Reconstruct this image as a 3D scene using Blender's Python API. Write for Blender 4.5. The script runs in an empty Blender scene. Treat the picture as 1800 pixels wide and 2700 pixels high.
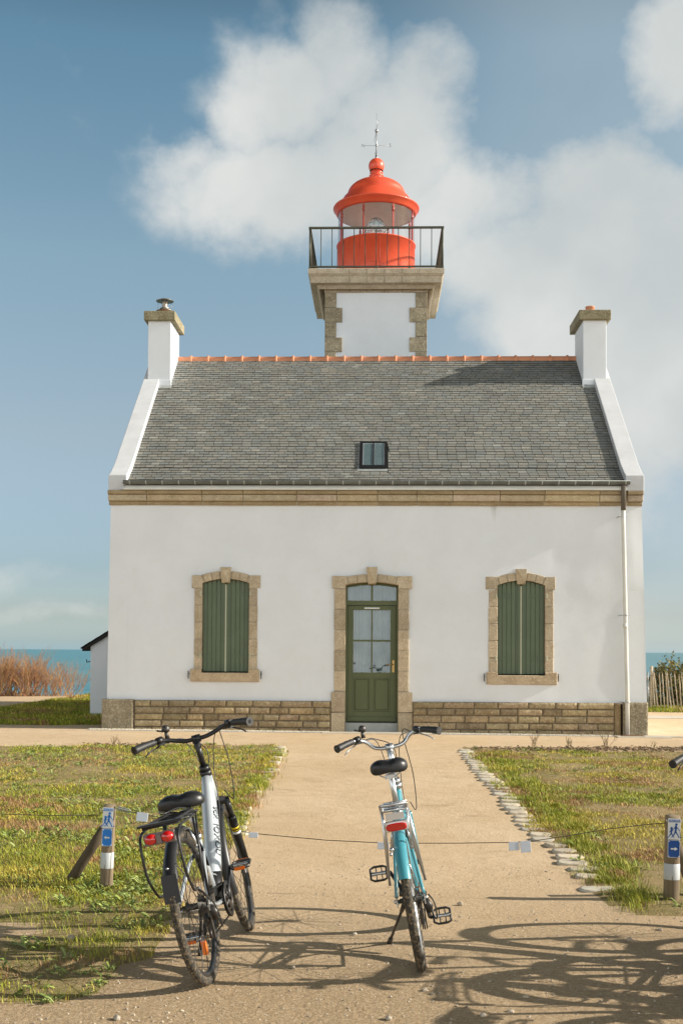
import bpy, bmesh, math, random
import numpy as np
from mathutils import Vector, Matrix, Euler, noise
R = math.radians
C = bpy.context.scene
col = C.collection
rnd = random.Random(7)

# ------------------------------------------------------------------ camera
F = 3150.0                       # focal length in pixels of the 1800 px wide photograph
YAW, TILT, ROLL = math.atan(95/F), R(1.5), 0.0055
CZ = 1.47
cam_d = bpy.data.cameras.new('camera'); cam = bpy.data.objects.new('camera', cam_d); col.objects.link(cam)
cam_d.sensor_fit = 'HORIZONTAL'; cam_d.sensor_width = 36; cam_d.lens = 36*F/1800
SHY = (366 - F*math.tan(TILT))/1800
cam_d.shift_y = SHY; cam_d.clip_start = .1; cam_d.clip_end = 60000
RC = Matrix.Rotation(YAW, 4, 'Z') @ Matrix.Rotation(math.pi/2+TILT, 4, 'X') @ Matrix.Rotation(ROLL, 4, 'Z')
cam.matrix_world = Matrix.Translation((0, 0, CZ)) @ RC
C.camera = cam
C.render.resolution_x = 682; C.render.resolution_y = 1024
C.render.engine = 'CYCLES'
C.view_settings.view_transform = 'Standard'; C.view_settings.look = 'None'
C.view_settings.gamma = 1; C.view_settings.exposure = 0.6

def ray(px, py):
    v = Vector(((px-900)/F, (1350-py)/F + SHY*1800/F, -1))
    return (RC.to_3x3() @ v)
def at(px, py, Y):               # world x, z of the point at depth Y seen at this pixel of the photograph
    d = ray(px, py); t = Y/d.y
    return d.x*t, CZ + d.z*t
def ax(px, Y, py=1716): return at(px, py, Y)[0]
def az(py, Y, px=995): return at(px, py, Y)[1]
def sstep(a, b, x):
    t = min(1, max(0, (x-a)/(b-a))); return t*t*(3-2*t)
def gz(x, y):                    # the ground falls gently towards the viewer
    g = -0.13*sstep(20.5, 7.5, y) - .005*max(-8, min(8, x))*sstep(9, 20, y)
    return g
def G(px, py):
    d = ray(px, py); z = 0
    for _ in range(12):
        t = (z-CZ)/d.z; z = gz(d.x*t, d.y*t)
    return Vector((d.x*t, d.y*t, z))

# ------------------------------------------------------------------ sun and sky
EL, DR = R(25.5), R(1.3)
SUNV = Vector((math.cos(EL)*math.cos(DR), -math.cos(EL)*math.sin(DR), math.sin(EL)))
sd = bpy.data.lights.new('sun', 'SUN'); sd.energy = 5.0; sd.angle = R(.53); sd.color = (1, .925, .81)
so = bpy.data.objects.new('sun', sd); col.objects.link(so)
so.rotation_euler = (-SUNV).to_track_quat('-Z', 'Y').to_euler()
so.location = (20, -5, 20)

W = bpy.data.worlds.new('World'); C.world = W; W.use_nodes = True
nt = W.node_tree; nt.nodes.clear()
class NB:                        # tiny node building helper
    def __init__(s, nt): s.nt = nt
    def n(s, t, **k):
        o = s.nt.nodes.new(t)
        for a, b in k.items(): setattr(o, a, b)
        return o
    def set(s, sock, v):
        if isinstance(v, bpy.types.NodeSocket): s.nt.links.new(v, sock)
        else: sock.default_value = v
    def math(s, op, a, b=0, c=0, clamp=False):
        o = s.n('ShaderNodeMath', operation=op); o.use_clamp = clamp
        s.set(o.inputs[0], a); s.set(o.inputs[1], b)
        if len(o.inputs) > 2: s.set(o.inputs[2], c)
        return o.outputs[0]
    def vmath(s, op, a, b=(0,0,0)):
        o = s.n('ShaderNodeVectorMath', operation=op); s.set(o.inputs[0], a)
        if op == 'SCALE': s.set(o.inputs[3], b)
        else: s.set(o.inputs[1], b)
        return o.outputs['Value'] if op in ('LENGTH', 'DOT_PRODUCT', 'DISTANCE') else o.outputs[0]
    def noise(s, vec, scale, detail=5, rough=.55, dist=0):
        o = s.n('ShaderNodeTexNoise'); s.set(o.inputs['Vector'], vec)
        o.inputs['Scale'].default_value = scale; o.inputs['Detail'].default_value = detail
        o.inputs['Roughness'].default_value = rough; o.inputs['Distortion'].default_value = dist
        return o
    def mr(s, v, a, b, c=0, d=1, smooth=False):
        o = s.n('ShaderNodeMapRange')
        if smooth: o.interpolation_type = 'SMOOTHSTEP'
        s.set(o.inputs[0], v); s.set(o.inputs[1], a); s.set(o.inputs[2], b); s.set(o.inputs[3], c); s.set(o.inputs[4], d)
        return o.outputs[0]
    def mix(s, f, a, b, mode='MIX'):
        o = s.n('ShaderNodeMix', data_type='RGBA', blend_type=mode)
        s.set(o.inputs[0], f)
        for i, v in ((6, a), (7, b)):
            if isinstance(v, tuple) and len(v) == 3: v = v + (1,)
            s.set(o.inputs[i], v)
        return o.outputs[2]
b = NB(nt)
sky = b.n('ShaderNodeTexSky', sky_type='NISHITA'); sky.sun_disc = False
sky.sun_elevation = EL; sky.sun_rotation = math.pi/2 + DR
sky.air_density = 1.0; sky.dust_density = 1.2; sky.ozone_density = 1.0
dirv = b.n('ShaderNodeTexCoord').outputs['Generated']
sz = b.n('ShaderNodeSeparateXYZ'); b.set(sz.inputs[0], dirv)
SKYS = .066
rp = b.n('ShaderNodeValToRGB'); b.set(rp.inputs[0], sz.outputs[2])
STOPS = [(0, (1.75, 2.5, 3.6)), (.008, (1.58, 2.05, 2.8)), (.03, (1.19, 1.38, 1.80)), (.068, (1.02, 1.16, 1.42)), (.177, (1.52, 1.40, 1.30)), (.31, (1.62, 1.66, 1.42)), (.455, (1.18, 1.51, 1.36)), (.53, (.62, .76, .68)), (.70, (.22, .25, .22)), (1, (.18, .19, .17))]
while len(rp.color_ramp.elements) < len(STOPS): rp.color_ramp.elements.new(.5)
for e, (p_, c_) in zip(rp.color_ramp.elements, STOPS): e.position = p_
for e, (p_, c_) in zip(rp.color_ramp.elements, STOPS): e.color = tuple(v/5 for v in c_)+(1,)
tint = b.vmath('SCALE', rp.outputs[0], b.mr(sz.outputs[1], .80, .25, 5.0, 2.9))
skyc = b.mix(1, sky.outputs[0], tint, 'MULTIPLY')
# clouds: soft banks fixed in the sky by direction, broken up with fractal noise
warp = b.noise(dirv, 5.5, 6, .6)
wv = b.vmath('SCALE', b.vmath('SUBTRACT', warp.outputs['Color'], (.5, .5, .5)), .10)
dv = b.vmath('ADD', dirv, wv)
blobs = [(700,500,370,150,1),(1000,420,300,250,1),(640,330,110,210,.85),(880,170,160,190,.8),(1120,220,230,150,.75),(1180,560,340,130,.95),
         (520,440,200,90,.85),(690,60,70,90,.35),(760,280,260,150,.9),
         (1620,640,340,250,1.25),(1500,800,370,320,1.2),(1760,900,400,420,1.15),(1300,980,230,220,.6),(1640,1180,260,260,.75),(1810,150,190,230,1),(1300,690,260,160,.9),
         (1480,420,170,60,.35),(120,1620,330,40,.35),(1720,1350,200,230,.4),(2300,500,500,700,1),(-700,900,500,260,.8),(-500,1500,700,60,.5)]
acc = None
for (px, py, rx, ry, w) in blobs:
    c = ray(px, py).normalized()
    q = b.vmath('MULTIPLY', b.vmath('SUBTRACT', dv, tuple(c)), (F/rx, 1.0, F/ry))
    l = b.mr(b.vmath('LENGTH', q), 1.25, .2, 0, w, smooth=True)
    acc = l if acc is None else b.math('MAXIMUM', acc, l)
# unseen low cloud added behind and beside the viewer to brighten the facade
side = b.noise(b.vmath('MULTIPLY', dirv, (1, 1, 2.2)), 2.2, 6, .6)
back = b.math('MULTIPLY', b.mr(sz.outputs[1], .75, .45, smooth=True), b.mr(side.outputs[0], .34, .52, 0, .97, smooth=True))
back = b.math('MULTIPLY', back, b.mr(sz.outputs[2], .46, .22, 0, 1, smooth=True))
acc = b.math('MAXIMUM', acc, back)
fb = b.noise(b.vmath('MULTIPLY', dirv, (1, 1, 1.3)), 13, 8, .6)
dens = b.math('ADD', acc, b.math('MULTIPLY', b.math('SUBTRACT', fb.outputs[0], .5), 1.1))
alpha = b.mr(dens, .12, .98, 0, .95, smooth=True)
alpha = b.math('MAXIMUM', alpha, b.mr(sz.outputs[0], -.06, .16, 0, .27, smooth=True))      # thin veil towards the sun's side
shade = b.noise(dirv, 6, 5, .5)
cc = b.mix(b.mr(shade.outputs[0], .35, .65), (.60*9.6, .64*9.6, .64*9.6), (.80*9.6, .81*9.6, .785*9.6))
cc = b.vmath('SCALE', cc, b.mr(sz.outputs[1], .4, -.3, 1, 3.1))  # the unseen clouds behind the viewer are boosted as fill light for the facade
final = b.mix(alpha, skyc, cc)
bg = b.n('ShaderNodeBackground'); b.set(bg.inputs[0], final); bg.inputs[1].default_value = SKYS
wo = b.n('ShaderNodeOutputWorld'); nt.links.new(bg.outputs[0], wo.inputs[0])

# ------------------------------------------------------------------ materials
MATS = {}
def mat(name, c1, c2=None, scale=6, rough=.8, bump=0, bscale=60, metal=0, attr=False, spot=None, spscale=30, spamt=.5, coat=0, spec=.5, detail=6, stretch=(1,1,1)):
    m = bpy.data.materials.new(name); m.use_nodes = True; nt = m.node_tree
    b = NB(nt); P = nt.nodes['Principled BSDF']
    tc = b.n('ShaderNodeTexCoord').outputs['Object']
    v = b.vmath('MULTIPLY', tc, stretch)
    c = c1 + (1,)
    if c2 is not None:
        nz = b.noise(v, scale, detail, .6)
        c = b.mix(b.mr(nz.outputs[0], .33, .67), c1, c2)
    if spot is not None:
        n2 = b.noise(v, spscale, 4, .7)
        c = b.mix(b.mr(n2.outputs[0], .5, .72, 0, spamt), c, spot)
    if attr:
        at_ = b.n('ShaderNodeAttribute', attribute_name='Col')
        c = b.mix(1, c, at_.outputs['Color'], 'MULTIPLY')
    b.set(P.inputs['Base Color'], c)
    P.inputs['Roughness'].default_value = rough; P.inputs['Metallic'].default_value = metal
    P.inputs['Specular IOR Level'].default_value = spec
    P.inputs['Coat Weight'].default_value = coat; P.inputs['Coat Roughness'].default_value = .08
    if bump:
        nb = b.noise(v, bscale, 5, .65)
        bn = b.n('ShaderNodeBump'); bn.inputs['Strength'].default_value = 1; bn.inputs['Distance'].default_value = bump
        b.set(bn.inputs['Height'], nb.outputs[0]); b.set(P.inputs['Normal'], bn.outputs[0])
    MATS[name] = m; return m

def glass(name, tintc=(.9, .95, .95), refl=1.0, rough=0.0):
    m = bpy.data.materials.new(name); m.use_nodes = True; nt = m.node_tree; nt.nodes.clear(); b = NB(nt)
    t = b.n('ShaderNodeBsdfTransparent'); t.inputs[0].default_value = tintc+(1,)
    g = b.n('ShaderNodeBsdfGlossy'); g.inputs['Roughness'].default_value = rough
    lw = b.n('ShaderNodeLayerWeight'); lw.inputs[0].default_value = .5      # Schlick, the same from both sides
    f = b.math('MULTIPLY', b.math('ADD', b.math('MULTIPLY', b.math('POWER', lw.outputs['Facing'], 5.0), .96), .04), refl, clamp=True)
    mx = b.n('ShaderNodeMixShader'); b.set(mx.inputs[0], f); nt.links.new(t.outputs[0], mx.inputs[1]); nt.links.new(g.outputs[0], mx.inputs[2])
    o = b.n('ShaderNodeOutputMaterial'); nt.links.new(mx.outputs[0], o.inputs[0])
    MATS[name] = m; return m

mat('render', (.735,.765,.80), (.685,.71,.74), 1.1, .92, .0016, 38, spot=(.66,.64,.60), spscale=7, spamt=.22)
mat('coping', (.565,.575,.59), (.50,.51,.52), 3, .9, .001, 50)
mat('granite', (.45,.35,.215), (.29,.215,.125), 5, .95, .022, 24, attr=True, spot=(.62,.52,.37), spscale=26, spamt=1)
mat('granite_fine', (.50,.425,.315), (.37,.30,.21), 5, .95, .014, 30, attr=True, spot=(.66,.56,.42), spscale=30, spamt=.95)
mat('granite_grey', (.38,.33,.235), (.23,.195,.13), 6, .95, .016, 30, attr=True, spot=(.62,.55,.42), spscale=30, spamt=1)
mat('mortar', (.46,.40,.31), (.34,.29,.21), 8, .95, .004, 60)
mat('mortar_dark', (.10,.075,.045), (.18,.14,.09), 8, .95, .004, 60)
mat('slate', (.215,.212,.190), (.170,.171,.155), 1.6, .6, .002, 40, attr=True, spot=(.30,.285,.23), spscale=5, spamt=.4, spec=.45)
mat('slate_bed', (.02,.02,.02), rough=.9)
mat('terracotta', (.66,.28,.145), (.55,.22,.115), 5, .7, .001, 60)
mat('zinc', (.17,.185,.175), (.12,.13,.125), 6, .4, 0, metal=.5)
mat('zinc_light', (.50,.52,.51), (.42,.44,.44), 6, .5, 0, metal=.2)
mat('pvc_white', (.66,.65,.60), (.56,.56,.52), 3, .45)
mat('pipe_brown', (.10,.085,.065), rough=.5)
mat('lead', (.36,.37,.36), (.28,.30,.29), 5, .6, .002, 30)
mat('shutter_green', (.108,.145,.092), (.093,.126,.078), 3, .66)
mat('door_green', (.098,.118,.045), (.085,.103,.038), 3, .5)
mat('cream', (.44,.45,.33), rough=.6)
mat('black_metal', (.012,.012,.012), rough=.35)
mat('rail_iron', (.055,.057,.042), (.10,.095,.06), 12, .6, metal=.2)
mat('rust', (.20,.085,.035), (.12,.05,.02), 20, .9)
mat('lantern_red', (.74,.09,.034), (.62,.07,.026), 2, .42, coat=.25)
mat('lantern_frame', (.36,.055,.035), rough=.4)
mat('lantern_ceiling', (.80,.75,.68), (.72,.67,.60), 4, .8)
mat('dark_hole', (.01,.008,.006), rough=1)
mat('galvanised', (.42,.44,.45), (.30,.32,.33), 30, .4, metal=.7)
mat('stainless', (.36,.32,.27), (.25,.20,.15), 9, rough=.4, metal=.85)
mat('brass', (.45,.30,.12), rough=.35, metal=.9)
mat('curtain', (.30,.35,.36), (.20,.24,.25), 3, .9)
mat('interior', (.12,.11,.10), rough=.95)
mat('concrete', (.50,.45,.36), (.42,.37,.29), 5, .95, .003, 50)
mat('timber', (.27,.205,.125), (.17,.125,.075), 7, .9, .004, 25, stretch=(1,1,.12), spot=(.07,.05,.035), spscale=9, spamt=.7)
mat('timber_dark', (.13,.098,.06), (.075,.055,.035), 7, .9, .004, 25, stretch=(1,1,.12))
mat('pale_wood', (.52,.43,.31), (.42,.34,.24), 8, .85, .002, 30)
mat('band_grey', (.52,.54,.55), (.46,.48,.50), 8, .45)
mat('sign_white', (.72,.73,.72), rough=.45)
mat('sign_blue', (.012,.19,.62), rough=.4)
mat('sign_navy', (.01,.075,.30), rough=.4)
mat('tag_grey', (.50,.54,.60), rough=.35)
mat('wire', (.10,.08,.06), rough=.6, metal=.3)
# bicycle paints
mat('silver_paint', (.50,.54,.57), rough=.3, metal=.35, coat=.5)
mat('turquoise_paint', (.06,.28,.34), (.05,.25,.31), 8, rough=.34, coat=.4)
mat('satin_black', (.014,.014,.015), rough=.38)
mat('rubber', (.028,.026,.023), rough=.85)
mat('rubber_muddy', (.035,.032,.028), (.05,.043,.033), 20, .9, .002, 120, spot=(.30,.22,.12), spscale=60, spamt=.9)
mat('grip_rubber', (.022,.022,.022), rough=.55)
mat('alloy', (.60,.61,.62), rough=.28, metal=.9)
mat('dark_steel', (.09,.085,.08), (.05,.045,.04), 40, .45, metal=.7)
mat('saddle_vinyl', (.012,.012,.013), rough=.4)
mat('red_lens', (.50,.006,.005), rough=.12, coat=1)
mat('smoked_plastic', (.16,.13,.12), rough=.3)
mat('orange_lens', (.85,.17,.01), rough=.2, coat=1)
mat('decal_dark', (.03,.04,.05), rough=.5)
mat('decal_yellow', (.75,.55,.02), rough=.5)
mat('twig_red', (.46,.28,.17), (.33,.20,.12), 4, .9, attr=True)
mat('leaf', (1,1,1), rough=.6, attr=True, spec=.3)
mat('stone_edge', (.60,.53,.42), (.44,.38,.29), 14, .9, .004, 50, attr=True)
mat('pebble', (.42,.36,.28), rough=.9, attr=True)
glass('pane_glass', (.80,.86,.86), 2.2)
glass('lantern_glass', (.985,.98,.985), 1.3, .03)

def lens_mat():
    m = bpy.data.materials.new('lens_glass'); m.use_nodes = True; P = m.node_tree.nodes['Principled BSDF']
    P.inputs['Base Color'].default_value = (.85,.88,.85,1); P.inputs['Roughness'].default_value = .06
    P.inputs['Transmission Weight'].default_value = .75; P.inputs['IOR'].default_value = 1.5
    MATS['lens_glass'] = m
lens_mat()

# ------------------------------------------------------------------ mesh building
def obj(name, me, parent=None):
    o = bpy.data.objects.new(name, me); col.objects.link(o)
    if parent is not None: o.parent = parent
    return o
def tag(o, label, cat, group=None, kind=None):
    if label: o['label'] = label
    if cat: o['category'] = cat
    if group: o['group'] = group
    if kind: o['kind'] = kind
    return o
def empty(name, loc=(0,0,0), rot=(0,0,0)):
    o = bpy.data.objects.new(name, None); col.objects.link(o); o.location = loc; o.rotation_euler = rot
    o.empty_display_size = .2
    return o
class MB:
    def __init__(s): s.v = []; s.f = []; s.c = []; s.sm = []
    def add(s, vs, fs, c=(1,1,1), smooth=False, T=None):
        n = len(s.v)
        if T is not None: vs = [T @ Vector(p) for p in vs]
        s.v += [tuple(p) for p in vs]
        for f in fs: s.f.append(tuple(i+n for i in f)); s.c.append(c); s.sm.append(smooth)
        return s
    def box(s, x0, x1, y0, y1, z0, z1, c=(1,1,1), T=None):
        return s.add([(x0,y0,z0),(x1,y0,z0),(x1,y1,z0),(x0,y1,z0),(x0,y0,z1),(x1,y0,z1),(x1,y1,z1),(x0,y1,z1)],
              [(0,3,2,1),(4,5,6,7),(0,1,5,4),(1,2,6,5),(2,3,7,6),(3,0,4,7)], c, False, T)
    def prism(s, poly, y0, y1, c=(1,1,1), T=None, bev=0):   # poly in x,z counter-clockwise seen from -y ; front at y0
        n = len(poly)
        if bev:
            cx = sum(p[0] for p in poly)/n; cz = sum(p[1] for p in poly)/n
            ins = []
            for i in range(n):
                p0 = Vector(poly[i-1]); p = Vector(poly[i]); p2 = Vector(poly[(i+1) % n])
                d1 = (p-p0).normalized(); d2 = (p2-p).normalized()
                nn = Vector((-d1.y, d1.x)) + Vector((-d2.y, d2.x))
                nn = nn/max(.3, nn.length)*bev*1.2
                ins.append(p+nn)
            vs = [(p.x, y0, p.y) for p in ins] + [(p[0], y0+bev, p[1]) for p in poly] + [(p[0], y1, p[1]) for p in poly]
            fs = [tuple(range(n))] + [(i+n, (i+1)%n+n, (i+1)%n, i)[::1] for i in range(n)] + [(i+2*n, (i+1)%n+2*n, (i+1)%n+n, i+n) for i in range(n)] + [tuple(range(3*n-1, 2*n-1, -1))]
        else:
            vs = [(p[0], y0, p[1]) for p in poly] + [(p[0], y1, p[1]) for p in poly]
            fs = [tuple(range(n))] + [(i+n, (i+1)%n+n, (i+1)%n, i) for i in range(n)] + [tuple(range(2*n-1, n-1, -1))]
        return s.add(vs, fs, c, False, T)
    def tube(s, pts, r, seg=8, c=(1,1,1), T=None, cap=True, flat=1.0):
        pts = [Vector(p) for p in pts]; n = len(pts)
        rs = r if isinstance(r, (list, tuple)) else [r]*n
        vs = []; up = None
        for i, p in enumerate(pts):
            d = (pts[min(i+1, n-1)] - pts[max(i-1, 0)]).normalized()
            if up is None:
                up = Vector((0,0,1)) if abs(d.z) < .9 else Vector((1,0,0))
            a = d.cross(up).normalized(); bb = a.cross(d).normalized(); up = bb
            for k in range(seg):
                t = 2*math.pi*k/seg
                vs.append(p + a*math.cos(t)*rs[i] + bb*math.sin(t)*rs[i]*flat)
        fs = []
        for i in range(n-1):
            for k in range(seg):
                k2 = (k+1) % seg
                fs.append((i*seg+k, i*seg+k2, (i+1)*seg+k2, (i+1)*seg+k))
        s.add(vs, fs, c, True, T)
        if cap:
            m = len(s.v)-n*seg
            s.f.append(tuple(m+k for k in range(seg-1, -1, -1))); s.c.append(c); s.sm.append(False)
            s.f.append(tuple(m+(n-1)*seg+k for k in range(seg))); s.c.append(c); s.sm.append(False)
        return s
    def lathe(s, prof, seg=48, c=(1,1,1), T=None, smooth=True, close=False, a0=0, a1=2*math.pi):
        n = len(prof); full = abs(a1-a0-2*math.pi) < 1e-6; m = seg if full else seg+1
        vs = []
        for k in range(m):
            t = a0+(a1-a0)*k/seg
            for (r, z) in prof: vs.append((r*math.cos(t), r*math.sin(t), z))
        fs = []
        for k in range(seg):
            k2 = (k+1) % m
            for i in range(n-1 if not close else n):
                j = (i+1) % n
                fs.append((k*n+i, k2*n+i, k2*n+j, k*n+j))
        return s.add(vs, fs, c, smooth, T)
    def sphere(s, p, r, seg=12, c=(1,1,1), sc=(1,1,1), T=None):
        prof = [(r*math.sin(math.pi*i/seg)+1e-5, -r*math.cos(math.pi*i/seg)) for i in range(seg+1)]
        M_ = Matrix.Translation(p) @ Matrix.Diagonal((sc[0], sc[1], sc[2], 1))
        if T is not None: M_ = T @ M_
        return s.lathe(prof, seg*2, c, M_)
    def build(s, name, m, parent=None, bevel=0, angle=None):
        me = bpy.data.meshes.new(name); me.from_pydata(s.v, [], s.f)
        me.polygons.foreach_set('use_smooth', s.sm)
        if any(q != (1,1,1) for q in s.c) or True:
            ca = me.color_attributes.new('Col', 'FLOAT_COLOR', 'CORNER')
            arr = np.ones((len(me.loops), 4), 'f'); cs = np.array(s.c, 'f')
            lt = np.empty(len(me.polygons), 'i'); me.polygons.foreach_get('loop_total', lt)
            arr[:, :3] = np.repeat(cs, lt, axis=0); ca.data.foreach_set('color', arr.ravel())
        me.materials.append(MATS[m] if isinstance(m, str) else m)
        o = obj(name, me, parent)
        if bevel:
            bm = o.modifiers.new('bevel', 'BEVEL'); bm.width = bevel; bm.segments = 2; bm.limit_method = 'ANGLE'; bm.angle_limit = R(35)
        return o
def grey(a=.15, r=rnd):
    k = 1+r.uniform(-a, a); w = r.uniform(-.04, .04)
    return (k*(1+w), k, k*(1-w))
def text_mesh(txt, size, m, name, parent, T, ext=.0006, track=1.0):
    cu = bpy.data.curves.new('t', 'FONT'); cu.body = txt; cu.size = size; cu.extrude = ext; cu.align_x = 'CENTER'; cu.align_y = 'CENTER'; cu.space_character = track
    to = bpy.data.objects.new('t', cu); col.objects.link(to)
    me = bpy.data.meshes.new_from_object(to.evaluated_get(bpy.context.evaluated_depsgraph_get()))
    bpy.data.objects.remove(to); bpy.data.curves.remove(cu)
    me.transform(T); me.materials.clear(); me.materials.append(MATS[m])
    return obj(name, me, parent)
# ------------------------------------------------------------------ THE HOUSE
D = 21.6                                    # depth of the facade plane
YR = D+3.95; YB = D+7.9                     # ridge, back wall
zbase = -.3
zpl = az(1849, D)                           # top of the plinth
zc0, zc1 = az(1333, D), az(1296, D)         # cornice
XL0, XL1 = ax(282, D, 1842), ax(292, D, 1333)   # the side walls lean in a little
XR0, XR1 = ax(1705, D, 1855), ax(1691, D, 1333)
house = empty('keeper_house', ((XL0+XR0)/2, D, 0))
HI = Matrix.Translation(house.location).inverted()
tag(house, 'white rendered keeper house with grey slate roof and green shutters below the lighthouse', 'house')
def hb(mb, name, m, parent=None, bevel=0):  # build in world coordinates, parent to the house
    mb.v = [tuple(Vector(p) - house.location) for p in mb.v]
    o = mb.build(name, m, house if parent is None else parent, bevel)
    return o
def xw(z, side):                            # x of the side wall at height z
    t = (z-zpl)/(zc0-zpl)
    return (XL0+(XL1-XL0)*t) if side < 0 else (XR0+(XR1-XR0)*t)

# openings: (x0, x1, z0, z1) cut in the render, hidden by the stone surrounds
def W_(px0, px1, py0, py1):
    return (ax(px0, D, (py0+py1)/2), ax(px1, D, (py0+py1)/2), az(py1, D, (px0+px1)/2), az(py0, D, (px0+px1)/2))
OP = [W_(528, 664, 1515, 1780), W_(1304, 1443, 1521, 1786), W_(899, 1063, 1521, 1925)]
OP[2] = (OP[2][0], OP[2][1], -1, OP[2][3])
# front wall: fine grid with gentle undulation of hand laid render
def facade():
    xs = set(np.round(np.arange(XL0, XR0, .07), 4)) | {XL0, XR0}
    zs = set(np.round(np.arange(zpl-.02, zc0+.03, .07), 4)) | {zpl-.03, zc0+.04}
    for o in OP:
        xs -= {x for x in xs if min(abs(x-o[0]), abs(x-o[1])) < .03}; xs |= {o[0], o[1]}
        zs -= {z for z in zs if min(abs(z-o[2]), abs(z-o[3])) < .03}; zs |= {v for v in (o[2], o[3]) if v > zpl}
    xs = sorted(xs); zs = sorted(zs); vs = []; fs = []; idx = {}
    for j, z in enumerate(zs):
        for i, x in enumerate(xs):
            t = (x-XL0)/(XR0-XL0); xx = xw(z, -1)*(1-t) + xw(z, 1)*t if not any(abs(x-o[k]) < .02 for o in OP for k in (0, 1)) else x
            p = Vector((x*.55, z*.55, 0))
            d = noise.noise(p)*.042 + noise.noise(p*2.6+Vector((3,1,7)))*.010 + noise.noise(p*7)*.0026
            e = min(1, (x-XL0)/.2, (XR0-x)/.2)
            vs.append((xx, D + d*max(0, e), z))
    n = len(xs)
    for j in range(len(zs)-1):
        for i in range(n-1):
            cx, cz = (xs[i]+xs[i+1])/2, (zs[j]+zs[j+1])/2
            if any(o[0] < cx < o[1] and o[2] < cz < o[3] for o in OP): continue
            fs.append((j*n+i, j*n+i+1, (j+1)*n+i+1, (j+1)*n+i))
    mb = MB(); mb.add(vs, fs, smooth=True)
    return mb
mb = facade()
# side walls with gables and back wall, roof profile
zE = az(1276, D-.05)                         # eaves line of the slates
ZR = az(948, YR)
def roof_z(y):                               # front slope with a small bell-cast at the eaves
    yy = y if y <= YR else 2*YR-y
    t = (yy-(D-.08))
    if t < .45: return zE + t*.66
    return zE+.45*.66 + (t-.45)*(ZR-zE-.45*.66)/(YR-D+.08-.45)
for side in (-1, 1):
    prof = [(D+.001, -.3)] + [(D+.001, zc0)]
    ys = [D+.001, D+.4, YR, 2*YR-D-.4, YB]
    pts = [(xw(-.3, side), D+.001, -.3), (xw(zpl, side), D+.001, zpl), (xw(zc0, side), D+.001, zc0)] + [(xw(zc0, side), y, roof_z(y)-.03) for y in ys] + [(xw(zc0, side), YB, zc0), (xw(-.3, side), YB, -.3)]
    n = len(pts); t = .35*-side
    vs = pts + [(p[0]+t, p[1], p[2]) for p in pts]
    fs = [tuple(range(n)), tuple(range(2*n-1, n-1, -1))] + [(i, (i+1)%n, (i+1)%n+n, i+n) for i in range(n)]
    mb.add(vs, fs)
mb.box(XL0+.02, XR0-.02, YB-.3, YB-.002, -.3, roof_z(YB)-.05)
hb(mb, 'wall', 'render')
mb = MB(); mb.box(XL0+.36, XR0-.36, D+1.6, D+1.7, -.2, 4.2); mb.box(XL0+.36, XR0-.36, D+.32, YB-.31, -.25, -.02); mb.box(XL0+.36, XR0-.36, D+.5, YB-.31, 4.2, 4.25)
hb(mb, 'interior', 'interior')

# plinth of coursed rubble between dressed corner blocks
def bulge(mb, x0, x1, z0, z1, y0, c, yb=None, j=.004, depth=.020):
    """one hand dressed stone: front face a rough 3 x 3 cushion"""
    yb = D+.08 if yb is None else yb
    nx = max(4, int((x1-x0)/.02)); nz = max(4, int((z1-z0)/.02)); vs = []; fs = []
    for jz in range(nz+1):
        for i in range(nx+1):
            u, v = i/nx, jz/nz
            e = min(u*(x1-x0), (1-u)*(x1-x0), v*(z1-z0), (1-v)*(z1-z0))
            k = min(1, e/.016)
            jj = 0 if 0 < k < 1 else 1
            vs.append((x0+u*(x1-x0)+(rnd.uniform(-j, j) if k < 1 else 0), y0+depth*(1-k)**1.5+rnd.uniform(-j, j)*(1.5 if k > 0 else .3), z0+v*(z1-z0)+(rnd.uniform(-j, j) if k < 1 else 0)))
    n = nx+1
    for jz in range(nz):
        for i in range(nx): fs.append((jz*n+i, jz*n+i+1, (jz+1)*n+i+1, (jz+1)*n+i))
    mb.add(vs, fs, c, True)
    mb.box(x0+.004, x1-.004, y0+depth+.004, yb, z0+.004, z1-.004, c)
PY = D-.075
xq0, xq1 = ax(268, PY, 1880), ax(351, PY, 1880)
xq2, xq3 = ax(1621, PY, 1890), ax(1708, PY, 1890)
plz = zpl+.0
mb = MB()
dx0, dx1 = ax(873, D, 1880), ax(1086, D, 1880)
for (a, c_) in ((xq1+.015, dx0-.01), (dx1+.01, xq2-.01)):
    mb = MB(); zz = plz; hs = [(plz+.07)/4]*4
    for r_ in range(5):
        h = .125+rnd.uniform(-.008, .008) if r_ < 4 else .2
        x = a
        while x < c_-.02:
            w = rnd.uniform(.24, .58)
            if c_-(x+w) < .2: w = c_-x
            g = rnd.uniform(.62, 1.12); col_ = (g*rnd.uniform(.97,1.06), g, g*rnd.uniform(.86, 1.0))
            bulge(mb, x+.011, x+w-.011, zz-h+.010, zz-.010, PY+rnd.uniform(0, .012), col_)
            x += w
        zz -= h
    hb(mb, 'plinth_masonry', 'granite')
mb = MB(); mb.box(xq1, dx0, PY+.03, D+.1, -.35, plz-.006); mb.box(dx1, xq2, PY+.03, D+.1, -.35, plz-.006)
hb(mb, 'mortar_joint', 'mortar_dark')
for (a, c_) in ((xq0, xq1), (xq2+.14, xq3)):
    mb = MB(); bulge(mb, a, c_, -.3, plz+.01, PY-.012, (.86,.84,.80), yb=D+.55, j=.003, depth=.015)
    hb(mb, 'corner_stone', 'granite_grey')
mb = MB(); bulge(mb, xq2, xq2+.11, -.3, plz-.005, PY+.01, (.72,.66,.55), j=.003); hb(mb, 'corner_stone', 'granite')
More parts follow.
